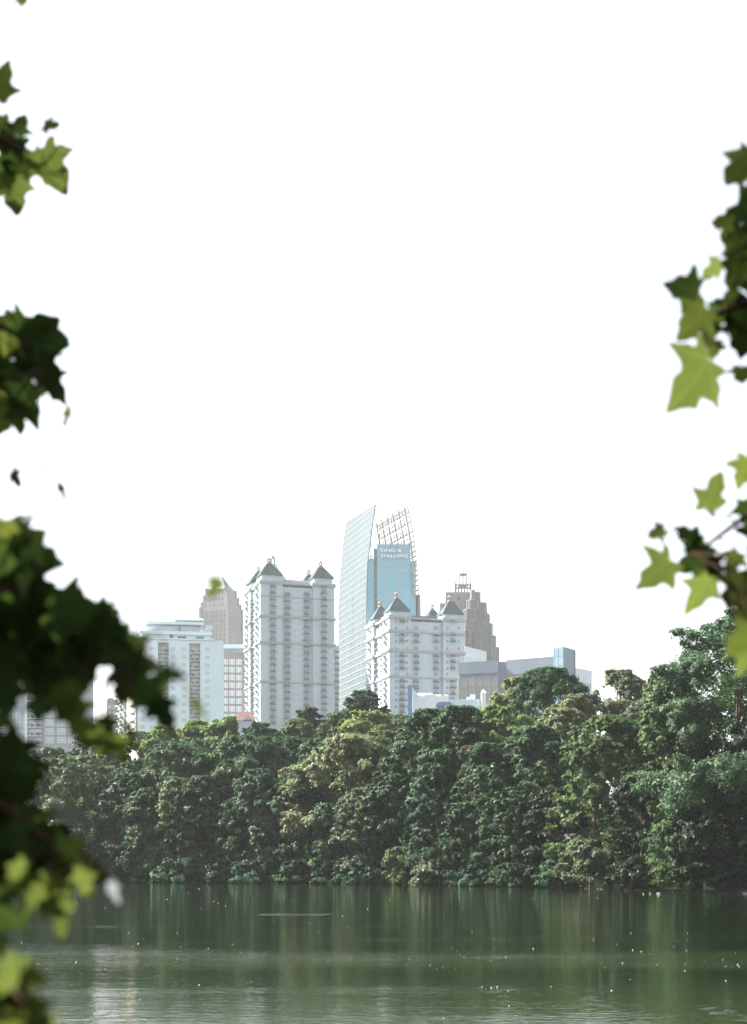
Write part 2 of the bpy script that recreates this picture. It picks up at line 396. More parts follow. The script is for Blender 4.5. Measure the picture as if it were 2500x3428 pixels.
def lobe_set(rng, rx, ry, z0, z1, style, lob=1.0):
    H = z1 - z0; out = []
    asp = max(.7, min(2.2, H / max(rx, .1) / 2.4))
    n = {'bushy': 130, 'sparse': 46, 'dome': 120, 'pine': 190, 'low': 60, 'tall': 130}[style]
    if style in ('tall', 'bushy'): n = int(n * asp)
    ph = rng.uniform(0, 6.28, 4); lean = rng.normal(0, .10, 2) * rx
    for i in range(n):
        t = ((i + rng.random()) / n)
        if rng.random() < .22: t = 1 - .35 * rng.random() ** 1.3
        if style in ('dome', 'pine', 'low', 'sparse'): env = max(.03, 1 - t ** 2.4) ** .5 * (1 if t > .15 or style == 'low' else .85)
        else: env = (.78 + .22 * t / .4) if t < .4 else max(.03, 1 - ((t - .4) / .62) ** 2.3) ** .5
        a = rng.uniform(0, 6.2832)
        env *= 1 + .13 * math.sin(2 * a + ph[0] + 2 * t) + .11 * math.sin(3 * a + ph[1] + 6 * t) + .08 * math.sin(7 * t * 2 + ph[2])
        fr = rng.uniform(.86, 1.02) if rng.random() < .78 else rng.uniform(.15, .8)
        r = rx * rng.uniform(.095, .20) * lob * (1.08 - .3 * t)
        if style == 'pine': r = rx * rng.uniform(.085, .135); fr = rng.uniform(.78, 1.02) if rng.random() < .85 else rng.uniform(.2, .8)
        if style == 'sparse': r = rx * rng.uniform(.12, .22)
        if fr < .8 and style != 'sparse': r *= 1.35
        x = math.cos(a) * max(0, env * rx - r * .6) * fr + lean[0] * t; y = math.sin(a) * max(0, env * ry - r * .6) * fr + lean[1] * t
        z = z0 + t * H; z = min(z, z1 - r * .8); z = max(z, z0 + r * .7)
        vis = 1.0 if y < ry * .25 else .45
        if fr < .8: vis *= .5
        out.append((x, y, z, r, vis))
        if style == 'pine':
            d = rng.normal(size=3); d[2] = abs(d[2]); d /= np.linalg.norm(d)
            out.append((x + d[0] * r * .9, y + d[1] * r * .9, z + d[2] * r * .8, r * .4, vis * 1.3)); continue
        for k in range(3):     # leafy sprays reaching out of each bough and drooping at the tip
            d = rng.normal(size=3) * .8; d[2] = d[2] * .5 + .22; d[:2] += np.array([x, y]) / (rx + .01) * 1.5; d /= np.linalg.norm(d)
            p = np.array([x, y, z]) + d * r * .75; rr = r * rng.uniform(.34, .50); step = r * rng.uniform(.24, .44)
            for m in range(3):
                p = p + d * step; d[2] -= .22
                out.append((p[0], p[1], min(p[2], z1 - rr * .3), rr, vis * 1.35)); rr *= .74
    return out
TREE_ID = [0]
def tree(px, py_top, w_px, Y, kind, label, style='bushy', py_bot=None, name='broadleaf_tree', cat='tree', dens=1.0, lob=1.0, depth=1.0, leaf=1.0, group='trees along the far shore'):
    TREE_ID[0] += 1; rng = np.random.default_rng(100 + TREE_ID[0])
    X = XW(px, Y); g = float(gz(X, Y)); base = Vector((X, Y, g))
    rx = w_px * 1.2 / F * Y / 2; zt = ZW(py_top, Y) - g
    zb = (ZW(py_bot, Y) - g) if py_bot is not None else .15
    if py_bot is None and style in ('dome', 'sparse') and Y > 175: zb = max(zb, zt - 3.2 * rx)
    zb = max(zb, .15)
    t = thing(name, base, label, cat, group)
    lobes = lobe_set(rng, rx, rx * depth, zb, zt, style, lob)
    area = rx * (zt - zb)
    nl = int(min(98000 if w_px < 400 else 180000, max(5000, 780 * area * dens)))
    sc = Y / 150.0
    L, W = (0.32 * leaf * (.6 + .4 * sc), .185 * leaf * (.6 + .4 * sc))
    if style == 'pine': L, W = .46, .13
    q = crown_arrays(rng, lobes, nl, L, W, cen=(0, 0, zb + (zt - zb) * .45, rx, rx * depth, (zt - zb) * .6), needle=style == 'pine', up=.55 if style == 'pine' else .3)
    c = bpy.data.objects.new('crown', leaf_mesh('crown', q, LM[kind])); COL.objects.link(c); c.parent = t
    b = MB(); th = zb + (zt - zb) * .72; tr = max(.08, .015 * zt)
    pts = [(0, 0, -.3), (.15 * rng.normal(), .1 * rng.normal(), th * .35), (.3 * rng.normal(), .2 * rng.normal(), th * .7), (.4 * rng.normal(), .3 * rng.normal(), th)]
    b.tube(pts, [tr * 1.25, tr, tr * .75, tr * .3])
    big = sorted(lobes, key=lambda l: -l[3])[:14]
    for l in big:
        s = max(.2, min(.9, (l[2] - zb) / max(.1, zt - zb) * .8)); k = s * 3; i = min(2, int(k)); f = k - i
        a = Vector(pts[i]).lerp(Vector(pts[i + 1]), f); e = Vector(l[:3])
        if e.z < a.z: a.z = max(.2, e.z * .7); a.x = a.y = 0
        m_ = a.lerp(e, .5) + Vector((0, 0, .12 * (e - a).length))
        b.tube([a, m_, e], [tr * .42, tr * .28, tr * .08], 5)
    b.build('trunk', M['bark'], t, smooth=True, local=True)
    return t
def shoreY(px):
    for (x0, y0), (x1, y1) in zip(shore_px, shore_px[1:]):
        if x0 <= px <= x1: return ZC * F / (y0 + (y1 - y0) * (px - x0) / (x1 - x0) - YH)
    return ZC * F / ((2952 if px < 0 else 2986) - YH)
def ST(px, top, w, off, kind, label, style='tall', **k):
    return tree(px, top, w, shoreY(px) + off - 1.6, kind, label, style, **k)
# --- back rows, on the rising ground
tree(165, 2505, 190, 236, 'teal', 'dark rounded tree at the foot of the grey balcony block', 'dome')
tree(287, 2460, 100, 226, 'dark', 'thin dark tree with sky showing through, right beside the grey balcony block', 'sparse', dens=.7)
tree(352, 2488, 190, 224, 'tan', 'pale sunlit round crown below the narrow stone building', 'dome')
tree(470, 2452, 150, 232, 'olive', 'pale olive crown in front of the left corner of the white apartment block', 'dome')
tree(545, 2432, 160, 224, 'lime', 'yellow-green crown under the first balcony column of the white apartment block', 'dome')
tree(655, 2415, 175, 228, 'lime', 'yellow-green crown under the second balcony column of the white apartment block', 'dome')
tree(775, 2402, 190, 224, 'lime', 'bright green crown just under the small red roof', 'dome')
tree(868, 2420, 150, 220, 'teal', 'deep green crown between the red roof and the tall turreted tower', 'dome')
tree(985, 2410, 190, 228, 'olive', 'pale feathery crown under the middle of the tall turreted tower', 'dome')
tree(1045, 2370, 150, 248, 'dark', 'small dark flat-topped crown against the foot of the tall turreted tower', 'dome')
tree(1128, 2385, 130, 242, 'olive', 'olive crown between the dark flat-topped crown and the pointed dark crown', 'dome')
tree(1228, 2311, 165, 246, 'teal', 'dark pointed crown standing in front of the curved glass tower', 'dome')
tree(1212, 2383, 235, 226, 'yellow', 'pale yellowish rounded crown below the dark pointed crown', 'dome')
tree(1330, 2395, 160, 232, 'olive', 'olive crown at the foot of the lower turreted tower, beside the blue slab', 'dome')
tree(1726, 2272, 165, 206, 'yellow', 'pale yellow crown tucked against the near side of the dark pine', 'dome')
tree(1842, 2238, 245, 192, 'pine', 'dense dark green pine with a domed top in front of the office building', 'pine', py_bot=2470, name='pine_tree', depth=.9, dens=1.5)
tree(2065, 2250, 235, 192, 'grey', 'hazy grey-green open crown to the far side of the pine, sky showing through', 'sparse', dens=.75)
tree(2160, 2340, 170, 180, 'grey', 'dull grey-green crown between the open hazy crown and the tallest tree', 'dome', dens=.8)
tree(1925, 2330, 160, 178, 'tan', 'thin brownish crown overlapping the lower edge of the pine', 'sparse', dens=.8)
# --- second row
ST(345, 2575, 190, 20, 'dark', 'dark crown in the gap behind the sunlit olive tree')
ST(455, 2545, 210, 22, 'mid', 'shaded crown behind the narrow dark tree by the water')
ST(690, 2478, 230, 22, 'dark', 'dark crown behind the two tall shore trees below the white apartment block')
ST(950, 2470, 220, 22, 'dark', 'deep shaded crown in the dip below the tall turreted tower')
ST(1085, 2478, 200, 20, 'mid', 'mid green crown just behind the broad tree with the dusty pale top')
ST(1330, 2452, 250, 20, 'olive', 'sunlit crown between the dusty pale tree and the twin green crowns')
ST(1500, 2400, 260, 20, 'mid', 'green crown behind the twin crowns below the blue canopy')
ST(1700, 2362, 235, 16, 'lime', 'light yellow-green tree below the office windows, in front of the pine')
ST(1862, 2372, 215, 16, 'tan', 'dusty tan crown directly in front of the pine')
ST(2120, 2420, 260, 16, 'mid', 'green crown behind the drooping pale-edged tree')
# --- first row along the water
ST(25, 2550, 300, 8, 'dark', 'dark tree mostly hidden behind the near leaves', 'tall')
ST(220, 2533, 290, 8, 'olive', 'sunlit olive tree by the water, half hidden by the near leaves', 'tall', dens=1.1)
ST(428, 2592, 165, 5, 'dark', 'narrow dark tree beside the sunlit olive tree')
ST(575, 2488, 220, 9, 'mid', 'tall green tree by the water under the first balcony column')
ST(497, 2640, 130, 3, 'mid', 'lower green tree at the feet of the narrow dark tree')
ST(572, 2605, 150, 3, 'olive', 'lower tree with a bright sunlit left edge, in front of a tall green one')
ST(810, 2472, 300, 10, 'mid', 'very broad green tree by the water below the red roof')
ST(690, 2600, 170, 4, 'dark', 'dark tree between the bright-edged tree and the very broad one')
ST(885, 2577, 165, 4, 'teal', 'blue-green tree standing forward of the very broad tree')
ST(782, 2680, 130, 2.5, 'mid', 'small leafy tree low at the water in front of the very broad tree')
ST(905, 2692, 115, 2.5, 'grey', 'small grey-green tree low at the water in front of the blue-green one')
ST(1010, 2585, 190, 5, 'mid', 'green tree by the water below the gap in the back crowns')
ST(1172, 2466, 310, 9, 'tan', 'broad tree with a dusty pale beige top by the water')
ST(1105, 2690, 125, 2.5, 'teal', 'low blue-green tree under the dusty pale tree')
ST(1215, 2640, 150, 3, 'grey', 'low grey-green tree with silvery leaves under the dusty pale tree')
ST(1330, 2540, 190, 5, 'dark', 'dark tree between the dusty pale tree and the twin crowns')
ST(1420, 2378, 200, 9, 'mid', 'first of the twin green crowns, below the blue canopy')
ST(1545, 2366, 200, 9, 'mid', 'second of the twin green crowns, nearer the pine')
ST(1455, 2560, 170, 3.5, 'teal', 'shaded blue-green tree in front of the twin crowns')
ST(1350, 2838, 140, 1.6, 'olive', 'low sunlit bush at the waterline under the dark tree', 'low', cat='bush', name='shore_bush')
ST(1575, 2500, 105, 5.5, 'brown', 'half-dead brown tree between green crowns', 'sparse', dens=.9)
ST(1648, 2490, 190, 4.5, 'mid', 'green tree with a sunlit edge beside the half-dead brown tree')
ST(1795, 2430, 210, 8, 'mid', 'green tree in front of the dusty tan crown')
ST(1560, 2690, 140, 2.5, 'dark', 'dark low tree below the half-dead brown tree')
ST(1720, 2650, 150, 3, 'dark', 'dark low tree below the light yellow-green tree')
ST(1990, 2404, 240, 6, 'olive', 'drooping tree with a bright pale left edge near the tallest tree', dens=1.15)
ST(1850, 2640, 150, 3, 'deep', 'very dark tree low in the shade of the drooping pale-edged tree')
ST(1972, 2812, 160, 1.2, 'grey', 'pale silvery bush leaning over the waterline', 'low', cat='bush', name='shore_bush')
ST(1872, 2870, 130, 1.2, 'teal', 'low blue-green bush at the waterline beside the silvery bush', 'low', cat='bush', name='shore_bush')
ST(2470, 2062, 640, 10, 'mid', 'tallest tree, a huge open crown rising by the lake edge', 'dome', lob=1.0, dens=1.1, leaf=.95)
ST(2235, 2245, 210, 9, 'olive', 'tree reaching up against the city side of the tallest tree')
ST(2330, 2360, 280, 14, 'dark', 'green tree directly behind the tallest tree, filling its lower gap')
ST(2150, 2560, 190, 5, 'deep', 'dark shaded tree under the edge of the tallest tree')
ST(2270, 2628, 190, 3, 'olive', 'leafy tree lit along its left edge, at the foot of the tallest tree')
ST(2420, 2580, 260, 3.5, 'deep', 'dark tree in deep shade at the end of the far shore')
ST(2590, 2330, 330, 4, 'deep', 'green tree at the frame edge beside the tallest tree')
for px_, top_, w_, k_, l_ in ((300, 2868, 130, 'mid', 'low bush dipping into the water beside the sunlit olive tree'),
        (440, 2872, 130, 'dark', 'low dark bush at the waterline under the narrow dark tree'),
        (600, 2865, 150, 'teal', 'low bush at the waterline under the bright-edged tree'),
        (730, 2876, 120, 'dark', 'low dark bush at the waterline under the very broad tree'),
        (860, 2868, 140, 'teal', 'low bush at the waterline below the blue-green tree'),
        (1000, 2872, 140, 'mid', 'low bush at the waterline below the gap in the back crowns'),
        (1130, 2880, 120, 'dark', 'low dark bush at the waterline under the dusty pale tree'),
        (1240, 2870, 120, 'teal', 'low bush at the waterline under the silvery low tree'),
        (1470, 2880, 130, 'grey', 'low grey-green bush at the waterline under the twin crowns'),
        (1590, 2885, 130, 'teal', 'low bush at the waterline under the half-dead brown tree'),
        (1720, 2890, 140, 'dark', 'low dark bush at the waterline under the light yellow-green tree'),
        (2110, 2885, 130, 'deep', 'low dark bush at the waterline just past the driftwood'),
        (2330, 2890, 150, 'deep', 'low bush at the waterline at the foot of the tallest tree')):
    ST(px_, top_, w_, 1.0, k_, l_, 'low', cat='bush', name='shore_bush')
# trees just past the frame, which the lake mirrors
ST(-220, 2480, 330, 10, 'mid', 'green tree past the near leaves, beyond the frame', 'tall')
def driftwood():
    Y = ZC * F / (2968 - YH); x = XW(2026, Y)
    o = MB(); o.tube([(x - .55, Y, .10), (x - .2, Y + .05, .30), (x + .3, Y, .33), (x + .75, Y + .1, .22)], [.07, .11, .10, .03], 8)
    o.tube([(x - .55, Y - .1, .02), (x - .35, Y - .1, .14), (x - .1, Y, .16)], [.08, .09, .03], 7)
    o.tube([(x + .1, Y, .31), (x + .25, Y - .1, .12), (x + .35, Y - .15, -.05)], [.05, .04, .03], 6)
    ob = o.build('driftwood_log', M['driftwood'], smooth=True); tag(ob, 'bleached forked driftwood log lying at the dark waterline', 'log')
driftwood()
for i, (px_, py_, s_, l_) in enumerate(((2153, 2993, .08, 'smallest pale curled leaf floating off the shaded shore'), (2176, 2991, .09, 'upright pale curled leaf floating between two others off the shaded shore'), (2204, 2992, .17, 'longest pale curled leaf floating off the shaded shore'))):
    Y = ZC * F / (py_ - YH); x = XW(px_, Y); o = MB(); r_ = []
    for j in range(7):
        t_ = j / 6 - .5; r_.append((x + t_ * s_ * 2, Y, .02 + .22 * s_ * (1 - 3.2 * t_ * t_) * (1.9 if i == 1 else 1)))
    o.tube(r_, [s_ * .22 * math.sin(math.pi * (j + .6) / 7.2) for j in range(7)], 6)
    tag(o.build('floating_leaf', M['fluff'], smooth=True), l_, 'leaf', 'pale leaves floating off the shaded shore')

# ---------------------------------------------------------------- buildings
def quad_faces(C, FR, FL):
    """near corner C, far right FR, far left FL -> footprint and its four faces (front, left, back, right)"""
    C = Vector((C[0], C[1])); FR = Vector((FR[0], FR[1])); FL = Vector((FL[0], FL[1])); BK = FR + FL - C
    return [C, FR, BK, FL], Face(C, FR), Face(FL, C), Face(BK, FL), Face(FR, BK)
def cpoly(c, h, rot, hy=None):
    hy = hy or h; ca, sa = math.cos(rot), math.sin(rot)
    return [(c[0] + x * ca - y * sa, c[1] + x * sa + y * ca) for x, y in ((-h, -hy), (h, -hy), (h, hy), (-h, hy))]
def lantern(b, c, rot, z, s, h):
    """open roof lantern: four posts, sill, cap and pointed top"""
    for x in (-1, 1):
        for y in (-1, 1):
            q = cpoly((0, 0), 1, rot); ca, sa = math.cos(rot), math.sin(rot)
            px, py = c[0] + (x * ca - y * sa) * s * .8, c[1] + (x * sa + y * ca) * s * .8
            b.box(px - .2 * s, px + .2 * s, py - .2 * s, py + .2 * s, z + .15 * h, z + .6 * h)
    b.prism(cpoly(c, s * 1.1, rot), z - .3, z + .15 * h); b.prism(cpoly(c, s * 1.15, rot), z + .6 * h, z + .68 * h)
    b.pyramid(cpoly(c, s * 1.15, rot), z + .68 * h, (c[0], c[1], z + h))
    b.bar((c[0], c[1], z + h - .3), (c[0], c[1], z + h * 1.25), .14)

def turreted(name, label, px, Y, theta, Wd, Dp, tw, z_tow, z_mid, bands, eave, apex, lan, rows_out, rows_in, cols, rowpitch, floor0, wins, roofcol):
    """residential tower with four corner pavilions under pyramid roofs"""
    th = math.radians(theta); u = Vector((math.cos(th), math.sin(th))); v = Vector((-math.sin(th), math.cos(th)))
    C = Vector((XW(px, Y), Y)); pt = lambda a, b_: C + u * a + v * b_
    g = float(gz(C.x, C.y)) - 2
    root = thing(name, (C.x, C.y, g), label, 'apartment tower')
    pr = 1.3
    poly = lambda a0, a1, b0, b1: [tuple(pt(a0, b0)), tuple(pt(a1, b0)), tuple(pt(a1, b1)), tuple(pt(a0, b1))]
    w = MB(); w.prism(poly(pr, Wd - pr, pr, Dp - pr), g, z_mid)
    corners = [(0, 0), (Wd - tw, 0), (Wd - tw, Dp - tw), (0, Dp - tw)]
    for a, b_ in corners: w.prism(poly(a, a + tw, b_, b_ + tw), g, z_tow)
    w.build('wall', M['stucco'], root)
    # stone quoin courses: thin incised joints
    for z, hgt, out in bands:
        c = MB()
        c.prism(poly(pr - out, Wd - pr + out, pr - out, Dp - pr + out), z - hgt * .5, z + hgt * .5 - .013)
        for a, b_ in corners: c.prism(poly(a - out, a + tw + out, b_ - out, b_ + tw + out), z - hgt * .5 - .01, z + hgt * .5)
        for a, b_ in corners: c.prism(poly(a - out * .5, a + tw + out * .5, b_ - out * .5, b_ + tw + out * .5), z - hgt * 1.1, z - hgt * .5 - .012)
        c.build('cornice', M['stucco_trim'], root)
    for a, b_ in corners:
        cc = pt(a + tw / 2, b_ + tw / 2)
        c = MB(); hh = tw * .5
        c.prism(cpoly(cc, hh + .5, th), z_tow, z_tow + .5); c.prism(cpoly(cc, hh * .86, th), z_tow + .502, eave - .35)
        for f in (Face(pt(a, b_), pt(a + tw, b_)), Face(pt(a, b_ + tw), pt(a, b_))):     # pediments
            m_ = tw / 2; k = tw * .3
            p = [f.pt(m_ - k, .3, z_tow + .5), f.pt(m_ + k, .3, z_tow + .5), f.pt(m_, .3, z_tow + .5 + k * .45)]
            q = [x - f.n * tw * .22 for x in p]
            c.add(p + q, [(0, 1, 2), (5, 4, 3), (0, 3, 4, 1), (1, 4, 5, 2), (2, 5, 3, 0)])
        c.build('turret_base', M['stucco'], root)
        r = MB(); e = hh * .99; r.prism(cpoly(cc, e, th), eave - .35, eave, 0)
        r.pyramid(cpoly(cc, e * .985, th), eave + .002, (cc.x, cc.y, apex + .6))
        for q in cpoly(cc, e * .985, th): r.bar((q[0], q[1], eave + .1), (cc.x, cc.y, apex + .7), .28)
        ro = r.build('turret_roof', M[roofcol], root)
        l = MB(); lantern(l, (cc.x, cc.y), th, apex - .2, .75, lan); l.build('lantern', M['lantern'], ro)
    FR_ = Face(pt(0, 0), pt(Wd, 0)); LF = Face(pt(0, Dp), pt(0, 0))
    bq = Quota(root, 'balcony', 'balcony_remainder'); wq = Quota(root, 'window', 'window_remainder')
    k = 0
    for px_, outer, bw in cols:
        a = FR_.at(px_); d = 0 if outer else -pr
        for py in (rows_out if outer else rows_in):
            k += 1; z = FR_.z(py, a); bq.put(balcony_mesh(bw, 1.3, v=k % 3), FR_, a, d, z)
    for frac, outer in ((tw * .5 / Dp, True), (.36, False), (.64, False), (1 - tw * .5 / Dp, True)):
        a = Dp * frac; d = 0 if outer else -pr; a0 = FR_.at(cols[0][0])
        for py in (rows_out if outer else rows_in):
            k += 1; z = FR_.z(py, a0); bq.put(balcony_mesh(2.9, 1.5, v=k % 3), LF, a, d, z)
    bq.done()
    for px_, outer, ww, wh, bars, rows, glass in wins:
        a = FR_.at(px_); d = 0 if outer else -pr
        for py in rows: wq.put(window_mesh(ww, wh, glass, 'stucco', .14, bars, 1), FR_, a, d, FR_.z(py, a))
    for frac, outer in ((.3, False), (.5, False), (.7, False), (.06, True), (.2, True), (.8, True), (.94, True)):
        a = Dp * frac; a0 = FR_.at(cols[0][0])
        for py in wins[0][5]: wq.put(window_mesh(1.3, 1.6, 'window_glass', 'stucco', .14, 1, 1), LF, a, 0 if outer else -pr, FR_.z(py, a0))
    wq.done()
    return root, pt, th, FR_, poly, pr

# --- the tall turreted tower
def frange(a, b, s):
    out = []
    while a < b: out.append(a); a += s
    return out
rows_o = frange(1969, 2445, 21.75); rows_i = frange(1995, 2445, 21.75)
zf = lambda py, Y: ZW(py, Y)
wr = frange(1994, 2440, 21.75)
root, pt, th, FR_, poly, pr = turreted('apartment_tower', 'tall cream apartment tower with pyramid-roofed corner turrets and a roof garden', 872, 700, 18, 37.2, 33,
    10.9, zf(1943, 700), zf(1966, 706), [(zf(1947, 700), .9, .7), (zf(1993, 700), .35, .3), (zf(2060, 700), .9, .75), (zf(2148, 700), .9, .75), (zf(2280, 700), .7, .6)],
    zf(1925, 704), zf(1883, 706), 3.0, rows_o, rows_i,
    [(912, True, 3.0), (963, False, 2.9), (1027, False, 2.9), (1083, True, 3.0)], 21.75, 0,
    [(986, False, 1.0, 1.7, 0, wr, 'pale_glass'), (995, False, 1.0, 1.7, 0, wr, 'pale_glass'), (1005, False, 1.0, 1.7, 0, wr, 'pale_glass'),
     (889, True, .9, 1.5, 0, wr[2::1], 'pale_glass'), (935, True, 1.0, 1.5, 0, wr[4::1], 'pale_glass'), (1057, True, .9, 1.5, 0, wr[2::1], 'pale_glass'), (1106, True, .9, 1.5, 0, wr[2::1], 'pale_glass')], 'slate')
# penthouse block and planting on its roof terrace
b = MB(); b.prism(poly(9, 29, 5.5, 24), zf(1966, 706), zf(1945, 710)); b.prism(poly(8.6, 29.4, 5.1, 24.4), zf(1945, 710), zf(1941, 710)); b.build('penthouse', M['stucco'], root)
b = MB()
for i in range(9):
    a = 11.3 + i * 1.75; q = pt(a, pr + .25); b.bar((q.x, q.y, zf(1966, 706)), (q.x, q.y, zf(1961, 706)), .12)
q0 = pt(11.0, pr + .25); q1 = pt(26, pr + .25); b.bar((q0.x, q0.y, zf(1961, 706)), (q1.x, q1.y, zf(1961, 709)), .15); b.build('terrace_railing', M['stucco_trim'], root)
rng = np.random.default_rng(3); lobes = []
for a, s in ((11.6, 1.0), (12.8, 1.2), (14.2, .8), (16.6, 1.2), (18, 1.3), (19.4, .9), (22.2, .9), (23.4, 1.3), (24.6, 1.4), (25.8, 1.0)):
    q = pt(a, pr + 1.8); lobes.append((q.x - root.location.x, q.y - root.location.y, zf(1966, 706) + s * .75 - root.location.z, s * .85, 1))
o = bpy.data.objects.new('roof_planting', leaf_mesh('roof_planting', crown_arrays(rng, lobes, 1500, .5, .3), LM['dark'])); COL.objects.link(o); o.parent = root

# --- slab behind the tall tower, showing past its edge
Y = 775
fp, ff, fl, fb, fr_ = quad_faces((XW(1060, Y), Y), (XW(1134, Y + 6), Y + 6), (XW(1060, Y + 25), Y + 25))
rt = thing('apartment_block', (fp[0].x, fp[0].y, 16), 'narrow grey slab of dark balconies showing past the tall turreted tower', 'apartment block')
b = MB(); b.prism([tuple(p) for p in fp], 16, zf(2160, Y)); b.build('wall', M['grey_brick'], rt)
b = MB(); b.prism([tuple(p) for p in fp], zf(2160, Y) + .002, zf(2156, Y)); b.build('roof', M['stucco_trim'], rt)
for py in frange(2182, 2400, 20): place(balcony_mesh(2.2, 1.2, v=1), 'balcony', ff, ff.W - 1.4, 0, zf(py, Y), rt)
b = MB(); b.fbox(ff, ff.W - 3.6, ff.W - 2.9, .0, .4, 16, zf(2160, Y) - .1); b.build('pier', M['white'], rt)

# --- steep pale roof with a white spire, behind the tall tower
Y = 860; cx = XW(913, Y + 8); c = (cx, Y + 8); th2 = math.radians(18)
rt = thing('hotel_tower', (cx, Y + 8, 16), 'tower with a steep pale roof and white spire, almost hidden behind the tall turreted tower', 'tower')
b = MB(); b.prism(cpoly(c, 6.9, th2), 16, zf(1944, Y)); b.build('wall', M['stucco'], rt)
b = MB(); b.prism(cpoly(c, 7.4, th2), zf(1944, Y) + .002, zf(1940, Y)); zt_ = zf(1883, Y)
b.prism(cpoly(c, 7.2, th2), zf(1940, Y) + .004, zt_, top=cpoly(c, 1.5, th2)); ro = b.build('roof', M['copper'], rt)
b = MB(); b.prism(cpoly(c, 1.55, th2), zt_ + .002, zt_ + .7); b.prism(cpoly(c, 1.3, th2), zf(1862, Y), zf(1860, Y)); b.pyramid(cpoly(c, 1.15, th2), zf(1860, Y) + .002, (c[0], c[1], zf(1843, Y)))
for q in cpoly(c, 1.0, th2): b.bar((q[0], q[1], zt_ + .6), (q[0], q[1], zf(1862, Y) + .1), .45)
b.bar((c[0], c[1], zf(1845, Y)), (c[0], c[1], zf(1838, Y)), .15); b.build('spire', M['spire_stone'], ro)

# --- the lower turreted tower
ro_ = [2084, 2130, 2151, 2200, 2221, 2242, 2285, 2306, 2327, 2348, 2369, 2390]; ri_ = [2131, 2152, 2201, 2222, 2243, 2286, 2307, 2328, 2349, 2370]
wr_ = [2084, 2107, 2130, 2151, 2175, 2200, 2221, 2242, 2261, 2285, 2306, 2327, 2348, 2369]
root, pt, th, FR_, poly, pr = turreted('apartment_tower', 'lower cream apartment tower with dark pyramid-roofed turrets in front of the glass tower', 1303, 740, 18, 41, 38,
    11.6, zf(2060, 740), zf(2086, 745), [(zf(2064, 740), .9, .7), (zf(2110, 740), .9, .75), (zf(2175, 740), 1.1, .85), (zf(2263, 740), .7, .6)],
    zf(2047, 745), zf(2000, 747), 3.2, ro_, ri_,
    [(1345, True, 3.0), (1395, False, 3.0), (1461, False, 3.0), (1515, True, 3.0)], 21, 0,
    [(1325, True, .9, 1.3, 0, wr_, 'window_glass'), (1363, True, .9, 1.3, 0, wr_, 'window_glass'), (1497, True, .9, 1.3, 0, wr_, 'window_glass'), (1535, True, .9, 1.3, 0, wr_, 'window_glass'),
     (1423, False, .95, 1.7, 0, wr_[1:], 'pale_glass'), (1431, False, .95, 1.7, 0, wr_[1:], 'pale_glass'),
     (1395, False, 2.2, 1.7, 2, [2107, 2175, 2261], 'window_glass'), (1461, False, 2.2, 1.7, 2, [2107, 2175, 2261], 'window_glass'), (1345, True, 2.2, 1.5, 2, [2107, 2261], 'pale_glass'), (1515, True, 2.2, 1.5, 2, [2107, 2261], 'pale_glass')], 'slate')
b = MB(); zm = zf(2086, 745); e0 = poly(9.5, 31.5, 5, 29); e1 = poly(9.5, 31.5, 10, 24)
b.prism(e0, zm + .01, zm + 5.6, top=e1); b.build('roof', M['slate'], root)
b = MB(); f = FR_
for a in (20,): b.fbox(f, a, a + 1.4, -pr - 5.6, -pr - 3.7, zm + .3, zm + 1.9)
b.build('dormer', M['white'], root)
b = MB()
for i in range(16): q = pt(26 + i * .0, pr)
b.prism(poly(11.8, 29.2, pr + .05, pr + .5), zm + .012, zm + 1.0); b.build('parapet', M['stucco'], root)

# --- curved glass tower
Y0, Y1 = 900.0, 962.0
def interp(tab, py):
    for (x0, y0), (x1, y1) in zip(tab, tab[1:]):
        if y0 <= py <= y1: return x0 + (x1 - x0) * (py - y0) / (y1 - y0)
    return tab[-1][0] if py > tab[-1][1] else tab[0][0]
rt = thing('office_tower', (XW(1260, Y0), Y0, 18), 'tallest glass office tower with two curved sails rising past a blue core', 'office tower')
def sail_pt(tab0, tab1, s, z):     # s 0 at the near edge, 1 at the far edge
    py0 = YH - (z - ZC) * F / Y0; py1 = YH - (z - ZC) * F / Y1
    a = Vector((XW(interp(tab0, py0), Y0), Y0, z)); c = Vector((XW(interp(tab1, py1), Y1), Y1, z)); return a.lerp(c, s)
LN = [(1255.5, 1688), (1250, 1730), (1244, 1776), (1235, 1847), (1230, 1885), (1227.5, 1960), (1226, 2076), (1226, 2900)]
LFr = [(1163, 1744), (1154, 1787), (1148, 1840), (1144, 1885), (1139, 1950), (1136, 2021), (1134, 2185), (1134, 2900)]
def sail(tabN, tabF, z0, zN, zF, thick, nz, ns):
    b = MB(); vs = []; top = lambda s: zN + (zF - zN) * s
    for j in range(nz + 1):
        for i in range(ns + 1):
            s = i / ns; z = z0 + (top(s) - z0) * j / nz; vs.append(sail_pt(tabN, tabF, s, z))
    n = len(vs); vs += [v + Vector((thick, .25 * thick, 0)) for v in vs]; fs = []; w = ns + 1
    for j in range(nz):
        for i in range(ns):
            k = j * w + i; fs.append((k, k + w, k + w + 1, k + 1)); fs.append((n + k, n + k + 1, n + k + w + 1, n + k + w))
        k = j * w; fs.append((k, n + k, n + k + w, k + w)); k = j * w + ns; fs.append((k, k + w, n + k + w, n + k))
    for i in range(ns): k = nz * w + i; fs.append((k, n + k, n + k + 1, k + 1))
    b.add(vs, fs); return b
zN = ZW(1689, Y0); zF = ZW(1746, Y1)
sail(LN, LFr, 18, zN, zF, .45, 40, 8).build('glass_sail', M['sail_glass'], rt)
b = MB()
off = Vector((-.16, -.05, 0))
